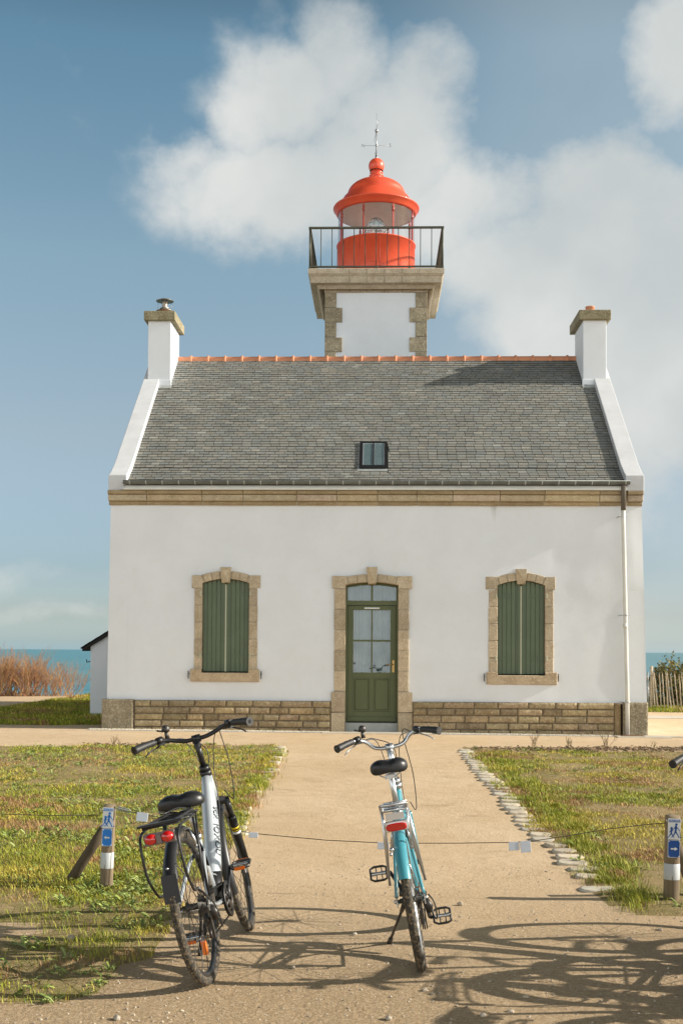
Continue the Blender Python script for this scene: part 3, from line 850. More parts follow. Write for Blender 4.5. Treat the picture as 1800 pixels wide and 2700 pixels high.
# cornice mouldings: square rings swept with mitred corners
def ring(prof, c=(1,1,1)):
    m = MB(); n = len(prof); vs = []
    for (o_, z) in prof:
        vs += [(txc-TW-o_, YT-o_, z), (txc+TW+o_, YT-o_, z), (txc+TW+o_, YT+2*TW+o_, z), (txc-TW-o_, YT+2*TW+o_, z)]
    fs = []
    for i in range(n-1):
        for k in range(4):
            k2 = (k+1) % 4; fs.append((i*4+k, i*4+k2, (i+1)*4+k2, (i+1)*4+k))
    fs.append((0,3,2,1)); fs.append(((n-1)*4, (n-1)*4+1, (n-1)*4+2, (n-1)*4+3))
    m.add(vs, fs, c); return m
OV = .40
yF = YT-OV
zt_top = az(706, yF); zt_2 = az(724, yF+.03); zt_3 = az(744, yF+.05); 
m_ = ring([(.012, zq), (.012, zq+.16), (.05, zq+.22), (.14, zt_3-.10), (.20, zt_3-.02), (OV-.06, zt_3), (OV-.06, zt_3+.012), (OV-.05, zt_2-.03), (OV-.03, zt_2-.01), (OV-.01, zt_2+.02), (OV, zt_2+.03), (OV, zt_top-.015), (OV-.015, zt_top)])
gal = tb(m_, 'gallery_cornice', 'granite_fine')
m_ = MB()                                    # vertical joints
for px_ in (783+0, 920.5, 966, 1013.5, 1060.5):
    if px_ < 800: continue
    x = ax(px_, yF, 730)
    m_.box(x-.005, x+.005, YT-.018, YT-.008, zq, zq+.17); m_.box(x-.005, x+.005, yF+.052-.004, yF+.2, zt_3+.004, zt_2-.03)
    m_.box(x-.005, x+.005, yF-.003, yF+.1, zt_2+.03, zt_top-.01)
tb(m_, 'cornice_joint', 'mortar_dark', gal)

# railing round the gallery
rz0, rz1 = az(700, yF-.03), az(597, yF-.03)
rx = ax(1167, yF-.03, 650)-ax(816.5, yF-.03, 650); hw = rx/2; cxr = (ax(1167, yF-.03, 650)+ax(816.5, yF-.03, 650))/2; cyr = YT+TW
m_ = MB(); cr = [(-hw, -hw), (hw, -hw), (hw, hw), (-hw, hw)]
for k in range(4):
    a_, c_ = cr[k], cr[(k+1) % 4]
    horiz = abs(a_[1]-c_[1]) < 1e-6
    for (zz, hh, ww) in ((rz1, .022, .03), (rz0, .018, .025)):
        x0_, x1_ = sorted((cxr+a_[0], cxr+c_[0])); y0_, y1_ = sorted((cyr+a_[1], cyr+c_[1]))
        if horiz: m_.box(x0_-ww, x1_+ww, y0_-ww, y0_+ww, zz-hh, zz+hh)
        else: m_.box(x0_-ww+.001, x0_+ww-.001, y0_+ww+.001, y1_-ww-.001, zz-hh+.001, zz+hh-.001)
rail = tb(m_, 'railing', 'rail_iron')
bal = MB().tube([(0,0,rz0), (0,0,rz1)], .011, 6); me_b = None
for k in range(4):
    a_, c_ = cr[k], cr[(k+1) % 4]
    for i in range(12):
        t = i/12; x, y = cxr+a_[0]+(c_[0]-a_[0])*t, cyr+a_[1]+(c_[1]-a_[1])*t
        if me_b is None: o = bal.build('baluster', 'rail_iron', rail); me_b = o.data
        else: o = obj('baluster', me_b, rail)
        o.location = Vector((x, y, 0))-Vector((tower.location.x, tower.location.y, 0))
        if i == 0: o.scale = (2.0, 2.0, 1)
        if i % 3 == 0:
            b_ = MB(); b_.box(-.025, .025, -.03, .03, rz0-.07, rz0-.015); b_.tube([(0, 0, rz0-.08), (0, 0, rz0-.14)], [.022, .03], 8); b_.tube([(0,0,rz0-.14),(0,0,rz0-.18)], [.03,.012], 8)
            b_ = b_.build('rail_bracket', 'rail_iron', rail); b_.location = o.location

# lantern
LY = YT+TW; LX = ax(991.5, LY, 560)
ZL = lambda py, Y=LY: az(py, Y, 992)
TL = Matrix.Translation((LX, LY, 0))
zgal = zt_top; zr = ZL(649.5); r0 = 103*LY/F; 
m_ = MB(); m_.lathe([(r0, zgal-.02), (r0, zr-.03), (r0+.02, zr-.028), (r0+.02, zr), (r0-.06, zr+.002), (r0-.06, zgal-.02)], 96, T=TL)
base = tb(m_, 'lantern_base', 'lantern_red')
for k in range(12):
    t = k*math.pi/6+.1; m2 = MB(); m2.tube([(LX+(r0+.001)*math.cos(t), LY+(r0+.001)*math.sin(t), zgal), (LX+(r0+.001)*math.cos(t), LY+(r0+.001)*math.sin(t), zr-.03)], .006, 5); tb(m2, 'lantern_seam', 'lantern_frame', base)
m2 = MB(); a_ = R(-95)      # access door outline on the base
pts = [(LX+(r0+.004)*math.cos(t), LY+(r0+.004)*math.sin(t)) for t in (R(-80), R(-80))]
px_ = []
for (t, z) in [(-78, zgal), (-78, zgal+.28), (-80, zgal+.35), (-84, zgal+.38), (-96, zgal+.38)]:
    px_.append((LX+(r0+.002)*math.cos(R(t)), LY+(r0+.002)*math.sin(R(t)), z))
m2.tube(px_, .006, 5); tb(m2, 'hatch', 'lantern_frame', base)
# roof of the lantern
zbr = ZL(545); zgt_ = ZL(533)
rb = 114.5*LY/F; rd = 77*LY/F; zd = ZL(517.5); zdt = ZL(474.5)
zrim = az(508, LY-rb); zgl = az(527, LY-r0)
prof = [(r0-.05, zgl-.03), (r0+.004, zgl-.03), (r0+.03, zgl-.005), (rb-.03, zrim-.03), (rb-.004, zrim-.02), (rb, zrim), (rb-.008, zrim+.014), (rb-.07, zrim+.035), (rb-.16, zrim+.09), (rd+.10, zd-.07), (rd+.02, zd-.012), (rd, zd+.01)]
zbr = zgl+.02
for i in range(1, 9):
    t = i/8*math.pi/2*.86
    prof.append((rd*math.cos(t)+.02*math.sin(t), zd+.01+(zdt-zd-.01)*math.sin(t)/math.sin(math.pi/2*.86)))
rn = .175
zk = lambda py: ZL(py)
prof += [(.19, zdt+.02), (rn, zdt+.035), (rn, zk(470)), (rn-.01, zk(467.5)), (rn+.01, zk(466)), (rn+.015, zk(463.5)), (rn-.01, zk(461.5)), (rn-.035, zk(460)), (rn-.03, zk(458)), (rn-.0, zk(456)), (rn-.05, zk(454.5))]
m_ = MB(); m_.lathe(prof, 96, T=TL)
lr = tb(m_, 'lantern_roof', 'lantern_red')
zs_ = (zk(457.5)+zk(417.5))/2; rs_ = (zk(417.5)-zk(457.5))/2*1.03
m_ = MB(); m_.sphere((LX, LY, zs_), rs_, 20); ball = tb(m_, 'ventilator_ball', 'lantern_red', lr)
for k in range(24):
    t = k*math.pi/12; ph = R(-38); rr_ = (rs_-.006)*math.cos(ph); m2 = MB(); m2.sphere((LX+rr_*math.cos(t), LY+rr_*math.sin(t), zs_+(rs_-.006)*math.sin(ph)), .018, 6, sc=(1,1,1.3)); tb(m2, 'vent_hole', 'dark_hole', ball)
m_ = MB(); m_.lathe([(.001, zbr+.12), (.5, zbr+.07), (r0-.04, zbr-.055)], 64, T=TL); tb(m_, 'lantern_ceiling', 'lantern_ceiling', lr)
# glazing bars and panes
nb = 8; a00 = R(-90)-R(19)
for k in range(nb):
    t = a00+2*math.pi*k/nb; m_ = MB(); x, y = LX+(r0-.03)*math.cos(t), LY+(r0-.03)*math.sin(t)
    m_.box(-.02, .02, -.018, .018, zr-.01, zbr-.05, T=Matrix.Translation((x, y, 0)) @ Matrix.Rotation(t, 4, 'Z'))
    m_.tube([(x, y, zr+.6), (x, y, zr+.72)], .034, 8)
    tb(m_, 'glazing_bar', 'lantern_frame')
    m_ = MB(); t2 = t+2*math.pi/nb
    m_.lathe([(r0-.02, zr+.002), (r0-.02, zbr-.06)], 12, T=TL, a0=t+.02, a1=t2-.02); tb(m_, 'lantern_pane', 'lantern_glass')
# the lens: stacked prism rings in a dome
m_ = MB(); zl0 = zr-.35; prof = []
H_ = ZL(580)-zl0; Rl = .33
for i in range(15):
    u = i/14; rr_ = Rl if u < .62 else Rl*math.sqrt(max(.02, 1-((u-.62)/.40)**2)); rr_ = max(.08, rr_)
    prof += [(rr_, zl0+H_*u), (rr_-.03, zl0+H_*(u+.5/14))]
prof.append((.001, zl0+H_*1.02))
m_.lathe(prof, 20, T=TL, smooth=False); lens = tb(m_, 'lens', 'lens_glass')
m_ = MB(); m_.lathe([(.13, zl0+H_), (.12, zl0+H_+.03), (.001, zl0+H_+.035)], 20, T=TL)
for k in range(6):
    t = k*math.pi/3+.3; m_.tube([(LX+(Rl+.01)*math.cos(t), LY+(Rl+.01)*math.sin(t), zl0), (LX+(Rl+.01)*math.cos(t), LY+(Rl+.01)*math.sin(t), zl0+H_*.62), (LX+.13*math.cos(t), LY+.13*math.sin(t), zl0+H_)], .01, 5)
tb(m_, 'lens_frame', 'galvanised', lens)
m_ = MB(); m_.lathe([(.30, zgal), (.30, zl0)], 24, T=TL); tb(m_, 'lens_pedestal', 'galvanised', lens)
# lightning rod with compass arms
za_ = zk(415.5); zt_ = zk(297); zx = zk(383); zb2 = zk(344)
m_ = MB(); m_.tube([(LX, LY, za_-.1), (LX, LY, za_+.07)], .035, 10); m_.tube([(LX, LY, za_), (LX, LY, zb2)], .012, 8); m_.tube([(LX, LY, zb2), (LX, LY, zt_)], [.010, .004], 6)
m_.tube([(LX+.005, LY, zb2+.1), (LX+.06, LY, zb2+.28)], .004, 5); m_.tube([(LX-.01, LY, zb2), (LX-.06, LY, zx+.12), (LX-.02, LY, zx+.05), (LX-.02, LY, za_+.1)], .005, 5)
m_.sphere((LX, LY, zb2), .048, 8); m_.sphere((LX, LY, zx), .035, 8)
m_.tube([(LX-.33, LY, zx), (LX+.33, LY, zx)], .0045, 6); m_.tube([(LX, LY-.33, zx), (LX, LY+.33, zx)], .0045, 6)
m_.tube([(LX-.04, LY, za_+.13), (LX, LY, za_+.06), (LX+.03, LY, za_+.11)], .008, 5)
wv_ = tb(m_, 'lightning_rod', 'galvanised', lr)
for (dx_, dy_, L_) in ((-.35, 0, 'N'), (.35, 0, 'S')):
    T_ = Matrix.Translation(Vector((LX+dx_, LY, zx)) - Vector(tower.location)) @ Matrix.Rotation(math.pi/2, 4, 'X') @ Matrix.Rotation(0, 4, 'Z')
    text_mesh(L_, .13, 'galvanised', 'compass_letter', wv_, T_, .004)
# ------------------------------------------------------------------ GROUND, SEA
def ground_mat():
    m = bpy.data.materials.new('sand_ground'); m.use_nodes = True; nt = m.node_tree; b = NB(nt); P = nt.nodes['Principled BSDF']
    tc = b.n('ShaderNodeTexCoord').outputs['Object']
    big = b.noise(tc, .55, 5, .6); mid = b.noise(tc, 4, 6, .65); fine = b.noise(tc, 95, 4, .7); fine2 = b.noise(tc, 38, 5, .75)
    c = b.mix(b.mr(big.outputs[0], .35, .65), (.54, .39, .235), (.62, .47, .31))
    c = b.mix(b.mr(mid.outputs[0], .45, .75, 0, .5), c, (.42, .29, .155))
    sep = b.n('ShaderNodeSeparateXYZ'); b.set(sep.inputs[0], tc)
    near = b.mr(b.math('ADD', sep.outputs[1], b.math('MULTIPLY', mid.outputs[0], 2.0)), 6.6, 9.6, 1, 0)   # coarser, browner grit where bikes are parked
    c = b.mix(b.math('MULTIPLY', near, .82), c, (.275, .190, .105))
    sc_ = b.noise(tc, 2.3, 8, .75, .6)
    c = b.mix(b.mr(sc_.outputs[0], .56, .68, 0, .55), c, (.27, .19, .105))
    c = b.mix(b.mr(fine2.outputs[0], .42, .62, 0, .4), c, (.62, .47, .30))
    c = b.mix(b.mr(fine.outputs[0], .56, .70, 0, .75), c, (.17, .12, .07))
    c = b.mix(b.mr(fine.outputs[0], .44, .34, 0, .6), c, (.66, .56, .43))
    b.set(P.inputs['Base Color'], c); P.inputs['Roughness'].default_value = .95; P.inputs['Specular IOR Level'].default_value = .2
    h = b.math('ADD', b.math('MULTIPLY', fine.outputs[0], .35), b.math('ADD', fine2.outputs[0], b.math('MULTIPLY', mid.outputs[0], 1.8)))
    bn = b.n('ShaderNodeBump'); bn.inputs['Distance'].default_value = .0085; b.set(bn.inputs['Height'], h); b.set(P.inputs['Normal'], bn.outputs[0])
    MATS['sand_ground'] = m
def soil_mat():
    m = bpy.data.materials.new('lawn_soil'); m.use_nodes = True; nt = m.node_tree; b = NB(nt); P = nt.nodes['Principled BSDF']
    tc = b.n('ShaderNodeTexCoord').outputs['Object']
    n1 = b.noise(tc, 1.6, 6, .65); n2 = b.noise(tc, 9, 6, .7); n3 = b.noise(tc, 60, 4, .7)
    c = b.mix(b.mr(n1.outputs[0], .38, .62), (.37, .275, .14), (.23, .20, .07))
    c = b.mix(b.mr(n2.outputs[0], .48, .7, 0, .7), c, (.46, .34, .205))
    c = b.mix(b.mr(n3.outputs[0], .5, .7, 0, .6), c, (.14, .09, .045))
    b.set(P.inputs['Base Color'], c); P.inputs['Roughness'].default_value = .95; P.inputs['Specular IOR Level'].default_value = .15
    bn = b.n('ShaderNodeBump'); bn.inputs['Distance'].default_value = .02; b.set(bn.inputs['Height'], b.math('ADD', n2.outputs[0], n3.outputs[0])); b.set(P.inputs['Normal'], bn.outputs[0])
    MATS['lawn_soil'] = m
def sea_mat():
    m = bpy.data.materials.new('sea'); m.use_nodes = True; nt = m.node_tree; b = NB(nt); P = nt.nodes['Principled BSDF']
    tc = b.n('ShaderNodeTexCoord').outputs['Object']
    v = b.vmath('MULTIPLY', tc, (.35, 1, 1))
    n1 = b.noise(v, .02, 6, .6); n2 = b.noise(v, .35, 5, .6)
    c = b.mix(b.mr(n1.outputs[0], .35, .65), (.035, .17, .22), (.075, .26, .30))
    b.set(P.inputs['Base Color'], c); P.inputs['Roughness'].default_value = .32; P.inputs['Specular IOR Level'].default_value = .35
    bn = b.n('ShaderNodeBump'); bn.inputs['Distance'].default_value = .9; b.set(bn.inputs['Height'], b.math('ADD', n2.outputs[0], b.math('MULTIPLY', n1.outputs[0], 3))); b.set(P.inputs['Normal'], bn.outputs[0])
    MATS['sea'] = m
ground_mat(); soil_mat(); sea_mat()

YCLIFF = 37.2
def cliff_y(x): return YCLIFF + .6*math.sin(x*.31) + .25*math.sin(x*1.3)
def gzz(x, y):
    g = gz(x, y)
    if 4 < y < 20: 
        p = Vector((x*.8, y*.8, 4)); g += noise.noise(p)*.010 + noise.noise(p*4)*.004
    return g
vs = []; fs = []
xs = [-60, -40, -28, -20, -15, -12] + [-10+.25*i for i in range(81)] + [12, 15, 20, 28, 40, 60]
ys = [-30, -15, -6, 0, 2.5] + [4+.16*i for i in range(101)] + [21, 22.5, 24, 27, 30, 33, 35, 36.2]
for y in ys:
    for x in xs: vs.append((x, y, gzz(x, y)))
for x in xs: vs.append((x, cliff_y(x), gz(x, 36)-.02))
for x in xs: vs.append((x, cliff_y(x)+1.2, -1.6))
for x in xs: vs.append((x, cliff_y(x)+9, -14))
n = len(xs); mrow = len(ys)+3
for j in range(mrow-1):
    for i in range(n-1): fs.append((j*n+i, j*n+i+1, (j+1)*n+i+1, (j+1)*n+i))
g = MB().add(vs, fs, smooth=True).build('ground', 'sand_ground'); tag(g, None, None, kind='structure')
sea = MB().add([(-30000, 30, -12), (30000, 30, -12), (30000, 50000, -12), (-30000, 50000, -12)], [(0,1,2,3)]).build('sea', 'sea'); tag(sea, None, None, kind='structure')

# ------------------------------------------------------------------ lawns
def P2(px, py): v = G(px, py); return (v.x, v.y)
polyL = [P2(-900, 2420), P2(-700, 1966), (P2(0, 1968)[0], P2(0, 1968)[1]), P2(300, 1968), P2(520, 1964), P2(738, 1966), P2(722, 2000), P2(690, 2060), P2(655, 2110), P2(628, 2180), P2(600, 2240), P2(520, 2330), P2(470, 2385), P2(435, 2450), P2(400, 2530), P2(300, 2610), P2(120, 2655), P2(-400, 2660)]
polyR = [P2(1222, 1973), P2(1290, 2066), P2(1330, 2110), P2(1405, 2195), P2(1500, 2285), P2(1580, 2345), P2(1640, 2388), P2(1725, 2420), P2(1800, 2430), P2(2200, 2430), P2(2500, 1988), P2(1800, 1984), P2(1500, 1978), P2(1350, 1975)]
polyF = [(-30, 22.9), (-6.4, 22.4), (-5.2, 22.6), (-4.95, 25.5), (-6.2, 25.5), (-6.3, 28.8), (-4.9, 29.6), (-4.9, 38.4), (-30, 38.4)]
polyG = [(5.0, 30.3), (16, 30.1), (30, 31), (30, 36.6), (5.0, 36.6)]
def inside(poly, X, Y):
    r = np.zeros(X.shape, bool); n = len(poly); j = n-1
    for i in range(n):
        xi, yi = poly[i]; xj, yj = poly[j]
        c = ((yi > Y) != (yj > Y)) & (X < (xj-xi)*(Y-yi)/((yj-yi) if abs(yj-yi) > 1e-9 else 1e-9)+xi)
        r ^= c; j = i
    return r
def vnoise(X, Y, s, seed):              # cheap value noise, vectorised
    r = np.random.RandomState(seed); T = r.rand(256, 256)
    x = X*s+1000; y = Y*s+1000; xi = np.floor(x).astype(int); yi = np.floor(y).astype(int); fx = x-xi; fy = y-yi
    fx = fx*fx*(3-2*fx); fy = fy*fy*(3-2*fy); a = T[xi % 256, yi % 256]; b_ = T[(xi+1) % 256, yi % 256]; c = T[xi % 256, (yi+1) % 256]; d = T[(xi+1) % 256, (yi+1) % 256]
    return (a*(1-fx)+b_*fx)*(1-fy)+(c*(1-fx)+d*fx)*fy
def fbm(X, Y, s, seed): return (vnoise(X, Y, s, seed)*.5+vnoise(X, Y, s*2.1, seed+1)*.28+vnoise(X, Y, s*4.3, seed+2)*.15+vnoise(X, Y, s*9, seed+3)*.07)
gzv = np.vectorize(gzz)
def sheet(name, poly, lift=.006, step=.12, rag=.12):
    xs_ = np.array([p[0] for p in poly]); ys_ = np.array([p[1] for p in poly])
    X0, X1, Y0, Y1 = max(-9, xs_.min())-.2, min(9.5, xs_.max())+.2, ys_.min()-.2, min(37.9, ys_.max()+.2)
    nx, ny = int((X1-X0)/step), int((Y1-Y0)/step)
    XX, YY = np.meshgrid(np.linspace(X0, X1, nx), np.linspace(Y0, Y1, ny))
    ZZ = gzv(XX, YY)+lift+(fbm(XX, YY, 2.2, 77)-.5)*.03*(YY < 21)
    I = inside(poly, XX+(vnoise(XX, YY, 3, 5)-.5)*rag*2, YY+(vnoise(XX, YY, 3, 9)-.5)*rag*2)
    if poly is polyL or poly is polyR:
        I &= ~((fbm(XX, YY, 1.9, 61) < .27) & (YY < 7.0+1.2*(vnoise(XX, YY, 1.3, 8)-.5)))
    ZZ = np.where(I, np.maximum(ZZ, gzv(XX, YY)+.004), gzv(XX, YY)-.02)
    m_ = MB(); vs = list(zip(XX.ravel(), YY.ravel(), ZZ.ravel())); fs = []
    for j in range(ny-1):
        for i in range(nx-1):
            if I[j, i] or I[j, i+1] or I[j+1, i] or I[j+1, i+1]: fs.append((j*nx+i, j*nx+i+1, (j+1)*nx+i+1, (j+1)*nx+i))
    m_.add(vs, fs, smooth=True); o = m_.build(name, 'lawn_soil'); tag(o, None, None, kind='structure'); return o
sheet('lawn_ground', polyL); sheet('lawn_ground', polyR); sheet('lawn_ground', polyF, step=.3); sheet('lawn_ground', polyG, step=.3)

PAL = {'g': [(.24,.28,.030), (.19,.245,.025), (.30,.32,.038), (.34,.34,.05), (.14,.19,.02)],
       'y': [(.44,.36,.070), (.48,.39,.09), (.40,.35,.06), (.34,.32,.05)],
       'r': [(.31,.17,.09), (.36,.21,.11), (.40,.27,.14), (.24,.14,.07)],
       'l': [(.24,.29,.07), (.19,.25,.06), (.31,.36,.12), (.14,.19,.045)]}
def scatter(poly, n, seed, dens=None, ylim=(5.2, 40), xlim=(-9, 10), near=True):
    r = np.random.RandomState(seed)
    xs_ = [p[0] for p in poly]; ys_ = [p[1] for p in poly]
    x0, x1, y0, y1 = max(xlim[0], min(xs_)), min(xlim[1], max(xs_)), max(ylim[0], min(ys_)), min(ylim[1], max(ys_))
    u = r.rand(n); 
    Y = 1/(1/y0+(1/y1-1/y0)*u) if near else y0+(y1-y0)*u     # more blades near the viewer
    X = x0+(x1-x0)*r.rand(n)
    vis = np.abs(X+.05*Y/2) < .36*Y+.8                       # what the photograph's surroundings can show
    I = inside(poly, X+(vnoise(X, Y, 3, 5)-.5)*.24, Y+(vnoise(X, Y, 3, 9)-.5)*.24) & vis
    if dens is not None: I &= r.rand(n) < dens(X, Y)
    return X[I], Y[I]
def blades(name, X, Y, hfun, wfun, colfun, lean, seed, mat_='leaf', bend=.5, seg2=True):
    r = np.random.RandomState(seed); n = len(X)
    Z = gzv(X, Y); h = hfun(X, Y)*(.6+.8*r.rand(n)); w = wfun(X, Y)*(.7+.6*r.rand(n))
    a = r.rand(n)*2*np.pi; l = lean*(.3+r.rand(n))
    dx, dy = np.cos(a), np.sin(a); sx, sy = -dy, dx
    P0 = np.stack([X-sx*w/2, Y-sy*w/2, Z-.005], 1); P1 = np.stack([X+sx*w/2, Y+sy*w/2, Z-.005], 1)
    mx, my = X+dx*h*l*.4, Y+dy*h*l*.4
    P2_ = np.stack([mx+sx*w*.42, my+sy*w*.42, Z+h*.6], 1); P3 = np.stack([mx-sx*w*.42, my-sy*w*.42, Z+h*.6], 1)
    P4 = np.stack([X+dx*h*l, Y+dy*h*l, Z+h*(1-.35*l*bend)], 1)
    V = np.stack([P0, P1, P2_, P3, P4], 1).reshape(-1, 3).astype('f')
    me = bpy.data.meshes.new(name)
    me.vertices.add(5*n); me.vertices.foreach_set('co', V.ravel())
    base = np.arange(n)[:, None]*5
    L = np.concatenate([base+np.array([[0,1,2,3]]), base+np.array([[3,2,4]])], 1).ravel().astype('i')
    me.loops.add(7*n); me.loops.foreach_set('vertex_index', L)
    me.polygons.add(2*n); st = np.stack([np.arange(n)*7, np.arange(n)*7+4], 1).ravel().astype('i')
    me.polygons.foreach_set('loop_start', st); me.polygons.foreach_set('loop_total', np.tile([4, 3], n).astype('i'))
    me.update(calc_edges=True)
    cs = colfun(X, Y, r); ca = me.color_attributes.new('Col', 'FLOAT_COLOR', 'CORNER'); arr = np.ones((7*n, 4), 'f'); arr[:, :3] = np.repeat(cs, 7, axis=0); ca.data.foreach_set('color', arr.ravel())
    me.materials.append(MATS[mat_]); return obj(name, me)
def pick(keys_w, r, n):
    cols = []; ws = []
    for k, w in keys_w:
        for c in PAL[k]: cols.append(c); ws.append(w/len(PAL[k]))
    ws = np.array(ws)/sum(ws); return np.array(cols)[r.choice(len(cols), n, p=ws)]
def grasscol(seed, ybias, rbias):
    def f(X, Y, r):
        n = len(X); a = fbm(X, Y, 1.1, seed); b_ = fbm(X, Y, 1.9, seed+20)
        cg = pick([('g', 1)], r, n); cy = pick([('y', 1)], r, n); cr = pick([('r', 1)], r, n)
        u = r.rand(n); c = cg.copy(); py_ = np.clip((a-.5)*5+ybias, 0.06, .95); m_ = u < py_; c[m_] = cy[m_]
        pr = np.clip((b_-.56)*9+rbias, 0, .85); m2 = r.rand(n) < pr; c[m2] = cr[m2]
        return c*(.55+1.05*r.rand(n))[:, None]*np.array([[1.05, 1.0, .85]])
    return f
fL = lambda X, Y: sum(0*X for _ in ())
def densL(X, Y):
    d = np.clip((fbm(X, Y, 1.4, 31)-.33)*6, .22, 1)
    nearbare = np.clip((Y-5.2)/2.4, .22, 1)
    patch = np.clip((fbm(X, Y, 2.6, 61)-.43)*9, .10, 1)
    return np.where(Y < 8.2, d*nearbare*np.where(Y < 7.6, patch, 1), d)
def densR(X, Y):
    d = np.clip((fbm(X, Y, 1.1, 131)-.40)*6.5, .10, 1)
    ed = np.clip(1-(X-(.95+.0*(Y)))/1, 0, 1)
    corner = np.clip((Y-7.6)/1.2+.1, .1, 1)*1.0
    bare = ((X > 1.75) & (Y < 9.0))
    return np.where(bare, d*.35, d)*np.clip(corner+.3, .2, 1)
hh = lambda k, s: (lambda X, Y: k*(.35+1.1*fbm(X, Y, 1.6, s))*np.where(Y > 12, .9, 1))
ww = lambda X, Y: .0028*np.maximum(1, Y/7.5)
X, Y = scatter(polyL, 470000, 1, densL); go = blades('grass', X, Y, hh(.044, 3), ww, grasscol(41, .12, -.04), .9, 2); tag(go, 'rough green and yellow grass left of the sandy path', 'grass', kind='stuff')
X, Y = scatter(polyR, 420000, 11, densR); go = blades('grass', X, Y, hh(.040, 13), ww, grasscol(141, .48, .06), .9, 12); tag(go, 'thin yellowing grass with brown patches right of the sandy path', 'grass', kind='stuff')
X, Y = scatter(polyF, 60000, 21, None, near=False); go = blades('grass', X, Y, hh(.09, 23), lambda X, Y: .014+0*X, grasscol(241, .2, 0), .8, 22); tag(go, 'shaded grass beside the lean-to shed behind the house', 'grass', kind='stuff')
X, Y = scatter(polyG, 26000, 31, None, near=False); go = blades('grass', X, Y, hh(.10, 33), lambda X, Y: .015+0*X, grasscol(341, .25, 0), .8, 32); tag(go, 'strip of grass at the foot of the paling fence', 'grass', kind='stuff')
# lush tufts along the right edging
rr = np.random.RandomState(5); TX = []; TY = []
for k in range(120):
    t = rr.rand(); px = 1235+(1640-1235)*t; py = 1995+(2395-1995)*(t**1.15); v = G(px+rr.uniform(10, 90), py+rr.uniform(-14, 14))
    m_ = rr.randint(40, 130); TX += list(v.x+rr.randn(m_)*.055); TY += list(v.y+rr.randn(m_)*.06)
for k in range(150):
    t = rr.rand(); px = 735-(735-600)*t; py = 1985+(2230-1985)*t; v = G(px-rr.uniform(-10, 40), py+rr.uniform(-10, 10))
    m_ = rr.randint(20, 60); TX += list(v.x+rr.randn(m_)*.05); TY += list(v.y+rr.randn(m_)*.05)
go = blades('grass', np.array(TX), np.array(TY), lambda X, Y: .060+0*X, ww, grasscol(441, .1, -.3), .8, 42); tag(go, 'longer green tufts growing over the edging stones', 'grass', kind='stuff')
# broad leaved weeds: rosettes
def weeds(name, X, Y, size, seed, label):
    r = np.random.RandomState(seed); m_ = MB(); cl = PAL['l']
    for x, y in zip(X, Y):
        z = gzz(x, y); n = r.randint(6, 12); s = size*(.5+r.rand())*(1 if y < 12 else .9)
        for k in range(n):
            a = r.rand()*6.28; L = s*(.6+.6*r.rand()); w = L*(.16+.14*r.rand()); up = .25+.9*r.rand(); ca, sa = math.cos(a), math.sin(a)
            pts = []; ox, oy = x+r.randn()*.02, y+r.randn()*.02
            for (t, ww_) in ((0, .25), (.35, .8), (.7, 1), (1, .05)):
                d = L*t; hz = z+.004+L*up*.7*math.sin(t*1.9)
                pts += [(ox+ca*d-sa*w*ww_*.5, oy+sa*d+ca*w*ww_*.5, hz), (ox+ca*d+sa*w*ww_*.5, oy+sa*d-ca*w*ww_*.5, hz+.004)]
            c = cl[r.randint(len(cl))]; g = .8+.5*r.rand()
            m_.add(pts, [(0,1,3,2), (2,3,5,4), (4,5,7,6)], (c[0]*g, c[1]*g, c[2]*g))
    o = m_.build(name, 'leaf'); tag(o, label, 'weeds', kind='stuff')
dw = lambda s, lo: (lambda X, Y: np.clip((fbm(X, Y, 1.7, s)-lo)*9, 0, 1))
X, Y = scatter(polyL, 9000, 51, dw(301, .44)); k_ = (Y > 7.4) | (np.random.RandomState(3).rand(len(Y)) < .4); X, Y = X[k_], Y[k_]; weeds('weeds', X, Y, .050, 52, 'broad-leaved weeds growing through the left lawn')
X, Y = scatter(polyR, 2600, 61, dw(401, .54)); weeds('weeds', X, Y, .045, 62, 'broad-leaved weeds growing through the right lawn')

# ------------------------------------------------------------------ edging stones
def stone(name, x, y, L, Wd, ang, seed, label, group, h=.019):
    r = random.Random(seed); n = 14; m_ = MB(); top = []
    pts = []
    for i in range(n):
        t = 2*math.pi*i/n; c, s_ = math.cos(t), math.sin(t); k = (abs(c)**10+abs(s_)**10)**(-1/10)
        pts.append((c*k*L/2*r.uniform(.92, 1.04), s_*k*Wd/2*r.uniform(.90, 1.04)))
    vs = [(0, 0, h*r.uniform(.95, 1.1))] + [(p[0]*.80, p[1]*.80, h*r.uniform(.92, 1.06)) for p in pts] + [(p[0]*.96, p[1]*.96, h*r.uniform(.8, .95)) for p in pts] + [(p[0], p[1], h*.4) for p in pts] + [(p[0]*1.0, p[1], -.06) for p in pts]
    fs = [(0, i+1, (i+1) % n+1) for i in range(n)]
    for q in range(3):
        fs += [(1+q*n+i, 1+(q+1)*n+i, 1+(q+1)*n+(i+1) % n, 1+q*n+(i+1) % n) for i in range(n)]
    m_.add(vs, fs, grey(.15, r), smooth=True); o = m_.build(name, 'stone_edge'); o.location = (x, y, gz(x, y)); o.rotation_euler = (r.uniform(-.05,.05), r.uniform(-.05,.05), ang); tag(o, label, 'edging stone', group)
Rp = [(1222, 1976), (1262, 2030), (1308, 2074), (1345, 2118), (1372, 2150), (1400, 2180), (1432, 2214), (1462, 2232), (1495, 2263), (1522, 2288), (1548, 2312), (1566, 2334)]
